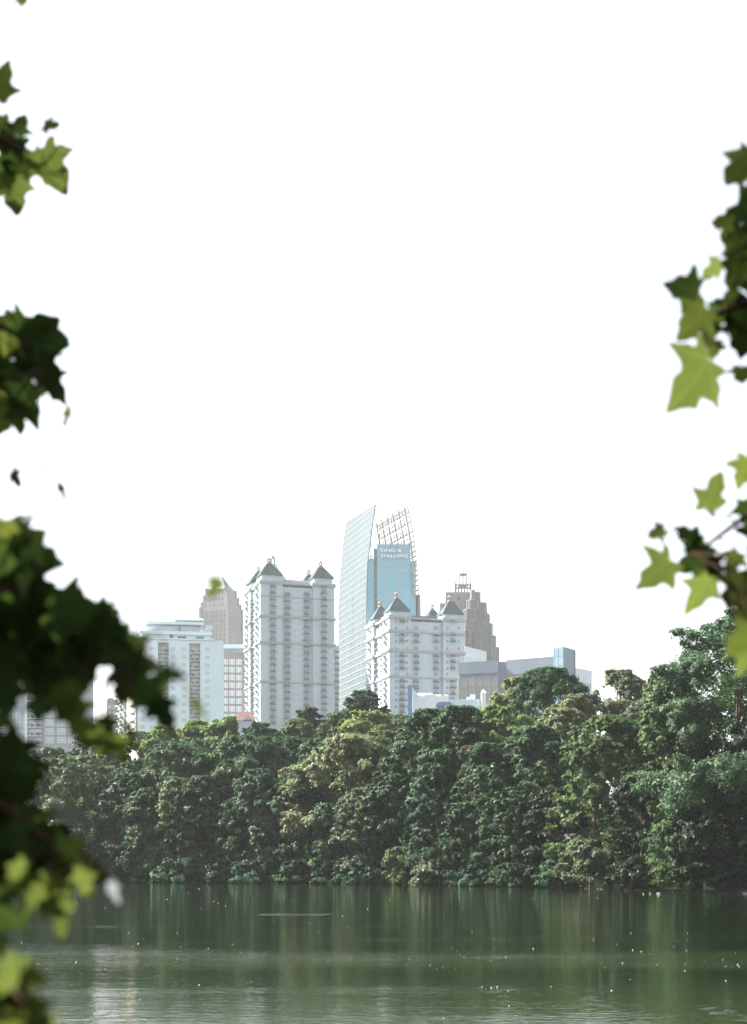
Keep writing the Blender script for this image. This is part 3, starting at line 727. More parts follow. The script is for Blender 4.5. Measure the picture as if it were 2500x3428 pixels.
for i in range(0, 23):              # vertical and horizontal glazing bars of the sail
    s = i / 22
    zz = [18 + (zN + (zF - zN) * s - 18) * j / 40 for j in range(41)]
    pts = [sail_pt(LN, LFr, s, z) + off for z in zz]
    for p, q in zip(pts, pts[1:]): b.bar(p, q, .34 if i % 11 == 0 else .22)
for j in range(50):
    z = 20 + j * 4.15
    if z > zN - 1: break
    pts = [sail_pt(LN, LFr, s / 4, z) + off for s in range(5)]
    for p, q in zip(pts, pts[1:]): b.bar(p, q, .30)
b.build('sail_glazing_bars', M['mullion'], rt)
fx = lambda px, Y: XW(px, Y)
# blue core: strip, dark recess, main box, lower tier
b = MB()
b.box(fx(1229, Y0), fx(1250, Y0), Y0 + 1.5, Y0 + 40, 18, zf(1871, Y0))
b.build('side_bay', M['blue_glass'], rt)
b = MB(); b.box(fx(1250, Y0) + .02, fx(1262, Y0) - .02, Y0 + 6, Y0 + 40, 18, zf(1829, Y0)); b.build('recess', M['dark_glass'], rt)
b = MB()
for px in (1252, 1255, 1258.5): b.bar((fx(px, Y0), Y0 + 3.5, 18), (fx(px, Y0), Y0 + 3.5, zf(1832, Y0)), .35)
for py in frange(1835, 2300, 21): b.bar((fx(1250, Y0), Y0 + 3.5, zf(py, Y0)), (fx(1262, Y0), Y0 + 3.5, zf(py, Y0)), .5)
b.build('recess_bars', M['mullion'], rt)
core = MB(); core.box(fx(1262, Y0), fx(1373, Y0), Y0, Y0 + 46, 18, zf(1824, Y0)); core.build('glass_core', M['blue_glass'], rt)
b = MB(); b.box(fx(1373, Y0) + .01, fx(1392, Y0), Y0 + 2, Y0 + 44, 18, zf(1877, Y0)); b.build('lower_tier', M['blue_glass'], rt)
b = MB()
for i in range(15):
    x = fx(1262, Y0) + .15 + (fx(1373, Y0) - fx(1262, Y0) - .3) * i / 14
    b.box(x - .13, x + .13, Y0 - .28, Y0 - .005, 18, zf(1824, Y0))
for px in (1230, 1236.5, 1243, 1249): x = fx(px, Y0); b.box(x - .12, x + .12, Y0 + 1.2, Y0 + 1.495, 18, zf(1871, Y0))
for px in (1379, 1385.5, 1391): x = fx(px, Y0); b.box(x - .12, x + .12, Y0 + 1.7, Y0 + 1.995, 18, zf(1877, Y0))
for py in frange(1874, 2400, 22.6): b.box(fx(1262, Y0), fx(1373, Y0), Y0 - .17, Y0 - .006, zf(py, Y0) - .1, zf(py, Y0) + .1)
b.build('glazing_bars', M['mullion'], rt)
b = MB(); b.box(fx(1261.5, Y0), fx(1373.5, Y0), Y0 - .4, Y0 + 46, zf(1824, Y0) + .003, zf(1822.5, Y0)); b.build('roof_edge', M['mullion'], rt)
# raised letters of the sign
def letters(txt, px0, px1, py_base, size, body=None):
    cu = bpy.data.curves.new('sign_letters', 'FONT'); cu.body = txt; cu.size = size; cu.extrude = .22; cu.offset = .035
    o = bpy.data.objects.new('sign_letters', cu); COL.objects.link(o); o.parent = rt; cu.materials.append(M['white'])
    bpy.context.view_layer.update()
    w = o.dimensions.x
    x0, x1 = fx(px0, Y0), fx(px1, Y0)
    o.rotation_euler = (math.radians(90), 0, 0); o.scale = ((x1 - x0) / max(w, .01), 1, 1)
    me = bpy.data.meshes.new_from_object(o); loc = Vector((x0, Y0 - .7, zf(py_base, Y0))) - root_loc(rt)
    m = bpy.data.objects.new('sign_letters', me); COL.objects.link(m); m.parent = rt; m.location = loc; m.rotation_euler = o.rotation_euler; m.scale = o.scale
    bpy.data.objects.remove(o); bpy.data.curves.remove(cu)
letters('K', 1273, 1282.5, 1848.5, 3.3); letters('ING &', 1284, 1343, 1848.5, 2.6)
letters('S', 1273, 1282, 1867, 3.3); letters('PALDING', 1283.5, 1364, 1867, 2.6)
b = MB()
for py, p1 in ((1848.5, 1343), (1867, 1364)): b.box(fx(1273, Y0), fx(p1, Y0), Y0 - .55, Y0 - .3, zf(py, Y0) - .35, zf(py, Y0) - .15)
b.build('sign_rail', M['mullion'], rt)
# open lattice sail on the far side of the core
RN = [(1365, 1697), (1374, 1742), (1383, 1787), (1389, 1830), (1394, 1880), (1398, 1925), (1400.5, 1967), (1402, 2060), (1402, 2900)]
RF = [(1263, 1755), (1268, 1790), (1275, 1830), (1283, 1880), (1290, 1925), (1300, 2060), (1300, 2900)]
zN2 = ZW(1698, Y0); zF2 = ZW(1757, Y1); zB = zf(1990, Y0)
b = MB(); ns_, nz_ = 11, 18
top = lambda s: zN2 + (zF2 - zN2) * s
G = [[sail_pt(RN, RF, i / ns_, zB + (top(i / ns_) - zB) * j / nz_) for i in range(ns_ + 1)] for j in range(nz_ + 1)]
dv = Vector((-2.6, -.7, 0))
for j in range(nz_ + 1):
    for i in range(ns_ + 1):
        p = G[j][i]
        if i < ns_: b.bar(p, G[j][i + 1], .6)
        if j < nz_: b.bar(p, G[j + 1][i], .55)
        if j % 2 == 0 and i < ns_: b.bar(p + dv, G[j][i + 1] + dv, .5)
        if i % 2 == 0 and j < nz_: b.bar(p + dv, G[j + 1][i] + dv, .75)
        if i % 2 == 0 and j % 2 == 0: b.bar(p, p + dv, .2)
        if i % 2 == 0 and j < nz_ - 1 and j % 2 == 0: b.bar(p + dv, G[j + 1][i], .18); b.bar(G[j + 1][i], G[j + 2][i] + dv, .18)
for i in range(41):                 # fringe of louvres along its top edge
    s = i / 40; p = sail_pt(RN, RF, s, top(s)); b.bar(p, p + Vector((-.8, -.2, -2.6)), .20)
b.build('lattice_sail', M['lattice'], rt)
b = MB(); sail(RN, RF, 18, zf(1990, Y0), zf(1990, Y0), 1.2, 14, 4).build('lower_sail', M['sail_glass'], rt)
# tie masts between the sails and the window-cleaning crane
b = MB()
for px, p0, p1, yy in ((1255.8, 1692, 1826, 1), (1241, 1775, 1868, 1), (1271, 1760, 1824, 20)):
    b.bar((fx(px, Y0 + yy), Y0 + yy, ZW(p1, Y0 + yy)), (fx(px, Y0 + yy), Y0 + yy, ZW(p0, Y0 + yy)), .28)
    for py in frange(p0 + 12, p1 - 4, 21):
        b.box(fx(px, Y0 + yy) - .4, fx(px, Y0 + yy) + .3, Y0 + yy - .3, Y0 + yy + .3, ZW(py, Y0 + yy) - .35, ZW(py, Y0 + yy) + .35)
b.bar((fx(1255, Y0), Y0 + 1, zf(1692, Y0)), (fx(1264, Y0), Y0 + 1, zf(1692, Y0)), .6)
b.bar((fx(1240, Y0), Y0 + 8, zf(1871, Y0)), (fx(1240, Y0), Y0 + 8, zf(1845, Y0)), .5); b.bar((fx(1232, Y0), Y0 + 8, zf(1857, Y0)), (fx(1249, Y0), Y0 + 8, zf(1853, Y0)), .5); b.bar((fx(1233, Y0), Y0 + 8, zf(1866, Y0)), (fx(1248, Y0), Y0 + 8, zf(1861, Y0)), .8)
b.bar((fx(1300, Y1), Y1, ZW(1738, Y1)), (fx(1300, Y1), Y1, ZW(1722, Y1)), .4); b.bar((fx(1298, Y1), Y1, ZW(1722, Y1)), (fx(1316, Y1), Y1, ZW(1718, Y1)), .5)
b.build('mast', M['lattice'], rt)

# --- stepped tower with a pyramid top
Y = 1000; c = Vector((XW(740, Y + 12), Y + 12)); th2 = math.radians(-22)
rt = thing('office_tower', (c.x, c.y, 18), 'distant tan stepped tower with a plain pyramid top, behind the white apartment block', 'tower')
tiers = [(7.6, 1967, 1991), (9.0, 1991, 2014), (10.1, 2014, 2031), (10.9, 2031, 2700)]
b = MB()
for h, p0, p1 in tiers: b.prism(cpoly(c, h, th2), max(18, zf(p1, Y) + .003), zf(p0, Y))
for h, p0, p1 in tiers:        # corner buttresses
    for q in cpoly(c, h - .2, th2): b.prism(cpoly(q, .8, th2), max(18, zf(p1, Y) + .004), zf(p0 - 4, Y))
b.build('wall', M['tan_stone'], rt)
b = MB(); b.pyramid(cpoly(c, 7.3, th2), zf(1967, Y) + .004, (c.x, c.y, zf(1915, Y))); b.build('roof', M['copper'], rt)
P4 = cpoly(c, 10.9, th2); fA = Face(P4[0], P4[1]); fB = Face(P4[3], P4[0])
wq = Quota(rt, 'window', 'window_remainder')
for fc in (fA, fB):
    for a in (2.2, 5.4, 8.6, 10.9, 13.2, 16.4, 19.6):
        for py in frange(2052, 2170, 15.5): wq.put(window_mesh(1.7, 2.1, 'window_glass', 'tan_stone', .12, 0), fc, a, 0, zf(py, Y))
for h, p0, p1 in tiers[:3]:
    Q = cpoly(c, h, th2)
    for fc in (Face(Q[0], Q[1]), Face(Q[3], Q[0])):
        for k in range(1, 6): wq.put(window_mesh(1.3, 2.6, 'window_glass', 'tan_stone', .1, 0), fc, fc.W * k / 6, 0, zf(p0 + 17, Y))
wq.done()

# --- stepped faceted tower with a red crown
Y = 1000
rt = thing('office_tower', (XW(1560, Y), Y, 18), 'stepped stone and dark glass tower with a red open crown and thin spire', 'office tower')
b = MB()
b.box(XW(1494, Y), XW(1586, Y), Y + 12, Y + 40, 18, zf(1982, Y + 12)); b.box(XW(1475, Y), XW(1494, Y) - .02, Y + 13, Y + 36, 18, zf(2018, Y + 12))
b.box(XW(1575, Y), XW(1630, Y), Y + 14, Y + 40, 18, zf(2022, Y + 12))
b.build('wall', M['mauve_stone'], rt)
f = Face((XW(1494, Y), Y + 12), (XW(1586, Y), Y + 12))
for px, py in ((1535, 2008), (1525, 2040), (1521, 2030)): place(window_mesh(1.9, 3.0, 'dark_glass', 'mauve_stone', .1, 0), 'window', f, f.at(px), 0, zf(py, Y + 12), rt)
bays = [(1575, 1589, 1978, 4), (1589.5, 1607, 1985, 5), (1563, 1608, 2011, 3), (1610, 1628, 2020, 6), (1552, 1597, 2042, 2), (1598, 1631, 2049, 3.4), (1631.5, 1638, 2059, 7),
        (1551, 1584, 2077, 1), (1584.5, 1626, 2084, 2), (1630, 1648, 2090, 5), (1551, 1575, 2111, 0), (1575.5, 1622, 2114, 1), (1648.5, 1659, 2131, 6), (1587, 1613, 2147, 0), (1659.5, 1670, 2170, 7)]
for i, (x0, x1, py, dd) in enumerate(bays):
    Yb = Y + dd * 2.0 - 4; X0, X1 = XW(x0, Yb), XW(x1, Yb); ch = min(2.2, (X1 - X0) * .25); zt_ = zf(py, Yb)
    pl = [(X0 + ch, Yb), (X1 - ch, Yb), (X1, Yb + ch), (X1, Yb + 20), (X0, Yb + 20), (X0, Yb + ch)]
    b = MB(); b.prism(pl, 18, zt_); o = b.build('bay', M['dark_glass'], rt)
    r = MB()
    for p, q in ((pl[5], pl[0]), (pl[0], pl[1]), (pl[1], pl[2])):
        fc = Face(p, q); plain = fc.W > 1.5 * ch and i not in (9, 12, 14); n_ = max(2, int(fc.W / (2.4 if plain else 1.5)))
        for k in range(n_ + 1):
            a = fc.W * k / n_; wv = .12 if (plain and 0 < k < n_) else .26
            r.fbox(fc, a - wv / 2 * 1.6, a + wv / 2 * 1.6, -.1, .35, 18, zt_ + .3)
    r.prism([(x, y) for x, y in pl], zt_ + .301, zt_ + .9)
    r.build('rib', M['mauve_stone'], o)
b = MB(); Yc = Y + 14
x0, x1 = XW(1526, Yc), XW(1576, Yc); D = x1 - x0
zz0, zz1, zz2 = zf(2000, Yc), zf(1954, Yc), zf(1916, Yc)
for k in range(6):
    for (px_, py_) in ((x0 + D * k / 5, Yc), (x0 + D * k / 5, Yc + D), (x0, Yc + D * k / 5), (x1, Yc + D * k / 5)):
        b.bar((px_, py_, zz0), (px_, py_, zz1 + (1.8 if k in (0, 5) else 0)), .75 if k in (0, 5) else .55)
for (p, q) in (((x0, Yc), (x1, Yc)), ((x0, Yc + D), (x1, Yc + D)), ((x0, Yc), (x0, Yc + D)), ((x1, Yc), (x1, Yc + D))): b.bar((p[0], p[1], zz1 - 1), (q[0], q[1], zz1 - 1), .9)
cxm, cym = (x0 + x1) / 2, Yc + D / 2; h = D * .21
b.prism(cpoly((cxm, cym), h * 1.1, 0), zz1 - 1.4, zz1 - .2)
for sx in (-1, 0, 1):
    for sy in (-1, 0, 1):
        if sx or sy: b.bar((cxm + sx * h, cym + sy * h, zz1 - 1), (cxm + sx * h, cym + sy * h, zz2 + (.9 if sx and sy else 0)), .6)
b.prism(cpoly((cxm, cym), h * 1.12, 0), zz2 - 1.0, zz2 - .2)
for s in (-1, 1): b.bar((cxm + s * D / 2, Yc, zz1 - 1), (cxm + s * h, cym - h, zz1 + .2), .4)
b.build('crown', M['crown_red'], rt)
b = MB(); b.tube([(cxm, cym, zz2 - .4), (cxm, cym, zf(1895, Yc)), (cxm, cym, zf(1881, Yc))], [.55, .4, .16], 6); b.build('spire', M['grey_metal'], rt)

# --- pale block under the stepped tower
fp, ff, fl, fb, fr_ = quad_faces((XW(1530, 826), 826), (XW(1628, 855), 855), (XW(1530, 860), 860))
rt = thing('office_block', (fp[0].x, fp[0].y, 18), 'plain pale block below the stepped tower with the red crown', 'building')
b = MB(); b.prism([tuple(p) for p in fp], 18, ZW(2162, 830)); b.build('wall', M['pale_panel'], rt)
b = MB(); b.prism([tuple(p) for p in [fp[0], fp[1], fp[2], fp[3]]], ZW(2162, 830) + .002, ZW(2160, 830)); b.build('roof_edge', M['white'], rt)
b = MB(); b.fbox(ff, 2, ff.at(1590), .0, 3, 18, ZW(2198, 830)); b.build('annex', M['apt_white'], rt)

# --- low office building with glass walls and a slab stair tower
A, B_, C_, D_ = (XW(1535, 668), 668), (XW(1669, 660), 660), (XW(1693, 660), 660), (XW(1855, 648), 648)
rt = thing('office_building', (B_[0], B_[1], 18), 'long low blue-grey office building with windows painted with tan reflections and a blank end tower', 'office building')
def back(p, d=30): return (p[0] + d * .05, p[1] + d)
fL = Face(A, B_); fM = Face(B_, C_); fRt = Face(C_, D_)
zt1, zt2 = ZW(2213, 660), ZW(2215.5, 660)
b = MB(); b.prism([A, B_, back(B_), back(A)], 18, zt1 - .004); b.prism([B_, C_, back(C_), back(B_)], 18, zt2)
b.prism([C_, D_, back(D_), back(C_)], 18, ZW(2212, 660)); b.build('wall', M['slate_panel'], rt)
def glazing(fc, a0, a1, z0, z1, nx, nz_, nm='window_band'):
    g_ = MB(); g_.fbox(fc, a0, a1, 0.0, .12, z0, z1); o = g_.build(nm, M['tan_reflection_glass'], rt)
    m_ = MB()
    for i in range(nx + 1):
        a = a0 + (a1 - a0) * i / nx; m_.fbox(fc, a - .14, a + .14, .122, .40, z0, z1)
    for j in range(nz_ + 1):
        z = z0 + (z1 - z0) * j / nz_; m_.fbox(fc, a0, a1, .122, .33, z - .12, z + .12)
    m_.build('window_frame', M['teal_panel'], o)
sL = fL.at(1551)
glazing(fL, .2, fL.W - .3, ZW(2256, 664), ZW(2230, 664), 15, 1)
glazing(fL, .2, fL.W - .3, ZW(2440, 664), ZW(2266, 664), 5, 6)
glazing(fRt, .8, fRt.W - 2, ZW(2440, 655), ZW(2257, 658), 6, 7)
b = MB(); b.fbox(fL, 0, fL.W, .0, .5, zt1 - 5.2, zt1 + .3); b.build('parapet', M['slate_panel'], rt)
b = MB(); b.fbox(fRt, fRt.at(1697), fRt.W, .0, .7, ZW(2259, 658), ZW(2210.5, 660)); b.build('parapet', M['slate_panel'], rt)
E_, F_, G_ = (XW(1854, 645), 645), (XW(1885, 642), 642), (XW(1925, 652), 652)
b = MB(); b.prism([E_, F_, G_, (G_[0] + 1, G_[1] + 14), (E_[0] + 1, E_[1] + 20)], 18, ZW(2164.5, 642)); tw_ = b.build('stair_tower', M['teal_panel'], rt)
b = MB(); fc = Face(F_, G_); fe = Face(E_, F_)
b.fbox(fc, fc.W - .9, fc.W, 0, .25, 18, ZW(2164.5, 642) - .6)
for a in (.0, 2.1): b.fbox(fe, a, a + .07, 0, .08, 18, ZW(2170, 642))
for i, z in enumerate(frange(70, 98, 6)): b.fbox(fe, .1, fe.W - .1, 0, .06, z, z + .1)
b.build('panel_joints', M['slate_panel'], tw_)
fp, ff, fl, fb, fr_ = quad_faces((XW(1900, 690), 690), (XW(1981, 705), 705), (XW(1900, 720), 720))
rt = thing('office_block', (fp[0].x, fp[0].y, 18), 'pale plain block just past the blank end tower of the office building', 'building')
b = MB(); b.prism([tuple(p) for p in fp], 18, ZW(2238, 695)); b.build('wall', M['pale_panel'], rt)
b = MB(); b.prism([tuple(p) for p in fp], ZW(2238, 695) + .002, ZW(2236, 695)); b.build('roof_edge', M['apt_white'], rt)
for px in (1958, 1964, 1970, 1976): place(window_mesh(.7, 2.2, 'window_glass', 'white', .08, 0), 'window', ff, ff.at(px), 0, ZW(2300, 700), rt)

# --- white flat-roofed building with plant on the roof, blue slab and canopy
Y = 560
rt = thing('flat_roofed_building', (XW(1440, Y), Y, 18), 'white low building with pipework on its roof, in front of the lower turreted tower', 'building')
b = MB(); b.box(XW(1380, Y), XW(1500, Y), Y, Y + 14, 18, zf(2330, Y)); b.box(XW(1384, Y), XW(1450, Y), Y + 6, Y + 12, zf(2330, Y) + .002, zf(2314, Y)); b.box(XW(1452, Y), XW(1502, Y), Y + 7, Y + 13, zf(2330, Y) + .002, zf(2318, Y)); b.build('wall', M['white'], rt)
x0 = XW(1380, Y); b = MB(); b.add([(x0, Y - .3, zf(2330, Y)), (x0 + 2.6, Y - .3, zf(2330, Y)), (x0, Y - .3, zf(2303, Y)), (x0, Y + .3, zf(2330, Y)), (x0 + 2.6, Y + .3, zf(2330, Y)), (x0, Y + .3, zf(2303, Y))], [(0, 1, 2), (5, 4, 3), (0, 3, 4, 1), (1, 4, 5, 2), (2, 5, 3, 0)]); b.build('roof_fin', M['white'], rt)
b = MB(); r = random.Random(4)
for i in range(9):
    x = XW(1423 + i * 4.6, Y); b.bar((x, Y + 2, zf(2331, Y)), (x, Y + 2, zf(2320 + r.uniform(0, 5), Y)), .16)
for py in (2322, 2328, 2336): b.bar((XW(1423, Y), Y + 2, zf(py, Y)), (XW(1461, Y), Y + 2, zf(py, Y)), .18)
for px in (1426, 1435, 1446, 1456): b.box(XW(px, Y) - .3, XW(px, Y) + .5, Y + 2.3, Y + 3.4, zf(2332, Y), zf(2324, Y))
for px in (1478, 1483, 1487, 1494): b.box(XW(px, Y) - .25, XW(px, Y) + .25, Y + 1, Y + 2, zf(2330, Y) + .003, zf(2330, Y) + r.uniform(.5, 1.3))
b.build('roof_plant', M['grey_metal'], rt)
b = MB(); b.box(XW(1500, Y) + .02, XW(1605, Y), Y + 1, Y + 13, 18, zf(2340, Y)); b.box(XW(1566, Y), XW(1580, Y), Y + 3, Y + 6, zf(2340, Y) + .002, zf(2330, Y)); b.box(XW(1578, Y), XW(1592, Y), Y + 3, Y + 6, zf(2340, Y) + .002, zf(2322, Y)); b.build('annex', M['apt_white'], rt)
b = MB(); b.box(XW(1612, Y), XW(1626, Y), Y, Y + 3, 18, zf(2318, Y)); b.pyramid([(XW(1610, Y), Y - .2), (XW(1628, Y), Y - .2), (XW(1628, Y), Y + 3.2), (XW(1610, Y), Y + 3.2)], zf(2318, Y) + .002, (XW(1618, Y), Y + 1.5, zf(2306, Y))); b.box(XW(1606, Y) - .01, XW(1642, Y), Y + 3.3, Y + 9, 18, zf(2352, Y)); b.build('stair_head', M['white'], rt)
rt = thing('sign_slab', (XW(1370, Y - 3), Y - 3, 18), 'bright blue upright slab with a bent top, beside the white low building', 'slab')
b = MB(); b.box(XW(1364, Y), XW(1379, Y), Y - 3.4, Y - 2.2, 18, zf(2297, Y)); b.build('upright', M['blue_paint'], rt)
b = MB(); x0, x1 = XW(1379, Y) + .02, XW(1402, Y)
b.hexa([(x0 + .9, Y - 3.3, zf(2314, Y)), (x1, Y - 3.3, zf(2311, Y)), (x1, Y - 2.3, zf(2311, Y)), (x0 + .9, Y - 2.3, zf(2314, Y)), (x0, Y - 3.3, zf(2297, Y)), (x1 - .2, Y - 3.3, zf(2297, Y)), (x1 - .2, Y - 2.3, zf(2297, Y)), (x0, Y - 2.3, zf(2297, Y))])
b.build('arm', M['blue_paint'], rt)
Yk = 540
rt = thing('kiosk', (XW(1486, Yk), Yk, 18), 'small pavilion with a rounded blue canopy in front of the white low building', 'kiosk')
x0, x1 = XW(1459, Yk), XW(1514, Yk); b = MB(); n = 8
prof = [(math.cos(math.pi * k / n), math.sin(math.pi * k / n)) for k in range(n + 1)]
pl = [(x0 + (x1 - x0) * (.5 - .5 * c_ * .5 - .25 * (1 if c_ > 0 else -1) * min(1, abs(c_) * 3)), zf(2362, Yk) + s_ * (zf(2349, Yk) - zf(2362, Yk))) for c_, s_ in prof]
vs = [(x, Yk, z) for x, z in pl] + [(x, Yk + 6, z) for x, z in pl]; m_ = len(pl)
b.add(vs, [tuple(range(m_ - 1, -1, -1)), tuple(range(m_, 2 * m_))] + [(i, i + 1, m_ + i + 1, m_ + i) for i in range(m_ - 1)] + [(0, m_, 2 * m_ - 1, m_ - 1)])
b.build('canopy', M['navy_paint'], rt)
b = MB()
for px in (1463, 1476, 1490, 1503, 1511): b.box(XW(px, Yk) - .15, XW(px, Yk) + .15, Yk + .4, Yk + .7, 18, zf(2362, Yk) - .01)
b.build('post', M['navy_paint'], rt)
b = MB(); b.box(XW(1464, Yk), XW(1510, Yk), Yk + 1.2, Yk + 5, 18, zf(2364, Yk)); b.build('glass_wall', M['window_glass'], rt)

# --- white apartment block with balcony slots
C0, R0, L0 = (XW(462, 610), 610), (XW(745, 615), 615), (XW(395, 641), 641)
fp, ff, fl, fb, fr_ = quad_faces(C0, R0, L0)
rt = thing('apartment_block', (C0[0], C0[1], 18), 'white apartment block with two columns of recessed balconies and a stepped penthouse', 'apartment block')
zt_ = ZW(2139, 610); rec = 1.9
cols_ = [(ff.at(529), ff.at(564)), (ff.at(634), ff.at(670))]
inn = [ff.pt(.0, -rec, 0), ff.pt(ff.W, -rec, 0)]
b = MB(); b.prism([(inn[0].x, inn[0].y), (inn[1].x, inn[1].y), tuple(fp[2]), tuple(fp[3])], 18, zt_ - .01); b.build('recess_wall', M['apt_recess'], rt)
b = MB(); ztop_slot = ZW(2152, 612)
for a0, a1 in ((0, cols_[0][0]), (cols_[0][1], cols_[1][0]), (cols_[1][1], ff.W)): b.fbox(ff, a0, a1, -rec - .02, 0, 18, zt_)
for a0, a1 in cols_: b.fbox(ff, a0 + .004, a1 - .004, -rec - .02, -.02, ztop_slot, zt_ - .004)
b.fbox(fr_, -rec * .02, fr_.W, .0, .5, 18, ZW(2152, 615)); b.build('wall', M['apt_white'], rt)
b = MB(); b.prism([tuple(ff.pt(-.5, .5, 0).xy), tuple(ff.pt(ff.W - 3.5, .5, 0).xy), tuple(fr_.pt(fr_.W, -3.5, 0).xy), tuple(fl.pt(0, .5, 0).xy)], zt_ + .002, ZW(2134, 610)); b.build('parapet', M['apt_white'], rt)
k = 0
for a0, a1 in cols_:
    for py in frange(2183, 2470, 26.3):
        k += 1; z = ZW(py, 612); w_ = a1 - a0 - .05
        place(balcony_mesh(w_, 2.0, False, slab='apt_white', v=k % 3), 'balcony', ff, (a0 + a1) / 2, -rec + .03, z, rt)
        place(window_mesh(1.9, 2.1, 'pale_glass', 'white', .12, 1), 'window', ff, (a0 + a1) / 2, -rec, z + .05, rt)
for px in (477, 508, 580, 616, 694):
    for py in frange(2178, 2460, 26.3):
        place(window_mesh(1.7, 1.5, 'pale_glass', 'apt_white', .1, 1), 'window', ff, ff.at(px), 0, ZW(py, 612), rt)
for a in (fl.W * .12, fl.W * .32, fl.W * .86):
    for py in frange(2183, 2470, 26.3):
        place(balcony_mesh(4.2, 1.7, True, slab='apt_white', v=2), 'balcony', fl, a, 0, ZW(py, 612), rt)
# penthouse storeys
def fpoly(pxa, pxb, dn, df): return [tuple(ff.pt(ff.at(pxa), -dn, 0).xy), tuple(ff.pt(ff.at(pxb), -dn, 0).xy), tuple(ff.pt(ff.at(pxb), -df, 0).xy), tuple(ff.pt(ff.at(pxa), -df, 0).xy)]
z1, z2, z3, z4, z5 = ZW(2134, 610) + .004, ZW(2122, 612), ZW(2111, 612), ZW(2090, 616), ZW(2081, 616)
b = MB(); b.prism(fpoly(476, 706, 2.5, 24), z1, z2); b.prism(fpoly(470, 710, 1.2, 25), z2 + .002, z3); b.build('penthouse_base', M['apt_white'], rt)
fpn = Face(ff.pt(0, -2.5, 0), ff.pt(ff.W, -2.5, 0))
for px, w_, h_ in ((573, 1.2, 2.6), (609, 3.4, 1.1), (669, 3.2, 1.0)):
    place(window_mesh(w_, min(h_, z2 - z1 - .1), 'dark_glass', 'grey_metal', .1, 0), 'window', fpn, fpn.at(px), 0, z1 + .02, rt)
b = MB(); b.prism(fpoly(488, 674, 5, 20), z3 + .002, z4); o = b.build('penthouse_glass', M['pale_glass'], rt)
m_ = MB(); fg = Face(ff.pt(0, -5, 0), ff.pt(ff.W, -5, 0))
for px in frange(489, 675, 7.8): m_.fbox(fg, fg.at(px) - .06, fg.at(px) + .06, .0, .14, z3 + .01, z4)
m_.fbox(fg, fg.at(488), fg.at(674), .0, .12, z4 - .7, z4 - .02); m_.fbox(fg, fg.at(596), fg.at(607), .0, .3, z3 + .01, z4); m_.build('glazing_bars', M['grey_metal'], o)
b = MB(); b.prism(fpoly(494, 682, 3.6, 22), z4 + .002, z5); b.build('roof', M['apt_white'], rt)
b = MB(); b.prism(fpoly(584, 676, 7, 18), z5 + .002, ZW(2075, 618)); b.build('roof_storey', M['grey_metal'], rt)
b = MB(); b.prism(fpoly(576, 682, 5.8, 19), ZW(2075, 618) + .002, ZW(2067, 618)); b.build('roof', M['white'], rt)
b = MB()
for i in range(13):
    a = fl.W * (i + .5) / 13; p = fl.pt(a, -.3, z1); b.bar(p, p + Vector((0, 0, 3.6 + .5 * (i % 2))), .14)
for h_ in (1.1, 2.0): b.bar(fl.pt(0, -.3, z1 + h_), fl.pt(fl.W, -.3, z1 + h_), .1)
b.build('terrace_railing', M['rail'], rt)
b = MB()
for i in range(4):
    p = ff.pt(ff.at(683 + i * 6), -3.5, z3 + .003); b.bar(p, p + Vector((1.6, 0, 3.2)), .25)
b.build('trellis', M['white'], rt)

# --- pink brick office
Y = 765
fp, ff, fl, fb, fr_ = quad_faces((XW(742, Y), Y), (XW(850, Y + 2), Y + 2), (XW(738, Y + 30), Y + 30))
rt = thing('office_block', (fp[0].x, fp[0].y, 18), 'pink brick office block with paired windows and a grey top band', 'office building')
b = MB(); b.prism([tuple(p) for p in fp], 18, ZW(2187, Y)); b.build('wall', M['pink_brick'], rt)
b = MB(); ex = cpoly(((fp[0].x + fp[2].x) / 2, (fp[0].y + fp[2].y) / 2), (XW(850, Y) - XW(742, Y)) / 2 + .5, 0, 15.6); b.prism(ex, ZW(2187, Y) + .002, ZW(2170, Y)); b.build('roof_band', M['grey_metal'], rt)
b = MB(); b.prism(cpoly(((fp[0].x + fp[2].x) / 2, (fp[0].y + fp[2].y) / 2), (XW(850, Y) - XW(742, Y)) / 2 - .6, 0, 14), ZW(2170, Y) + .003, ZW(2155, Y)); b.build('roof_storey', M['apt_white'], rt)
for py in frange(2223, 2440, 26.2):
    for px in (749, 758, 772, 781, 795, 804): place(window_mesh(1.15, 2.5, 'pale_glass', 'white', .14, 0), 'window', ff, ff.at(px), 0, ZW(py, Y), rt)

# --- small house with a red roof
Y = 520
rt = thing('house', (XW(818, Y), Y, 18), 'small house with a red gabled roof peeping over the crowns', 'house')
xa, xb = XW(790, Y), XW(852, Y); ze, zr = ZW(2412, Y), ZW(2378, Y)
b = MB(); b.box(xa + .4, xb - .4, Y + .4, Y + 8, 18, ze); b.build('wall', M['stucco'], rt)
b = MB(); b.hexa([(xa, Y, ze), (xb, Y, ze), (xb, Y + 8.4, ze), (xa, Y + 8.4, ze), (xa + .5, Y + 3.8, zr), (xb - 1.2, Y + 3.8, zr), (xb - 1.2, Y + 4.4, zr), (xa + .5, Y + 4.4, zr)]); b.build('roof', M['red_tile'], rt)
b = MB(); xc = XW(826, Y); p = [(xc - 1.3, Y - .1, ze + .3), (xc + 1.3, Y - .1, ze + .3), (xc, Y - .1, ze + 2.0)]; q = [(x, Y + 2.5, z) for x, _, z in p]
b.add(p + q, [(0, 1, 2), (5, 4, 3), (0, 3, 4, 1), (1, 4, 5, 2), (2, 5, 3, 0)]); b.build('dormer', M['stucco'], rt)

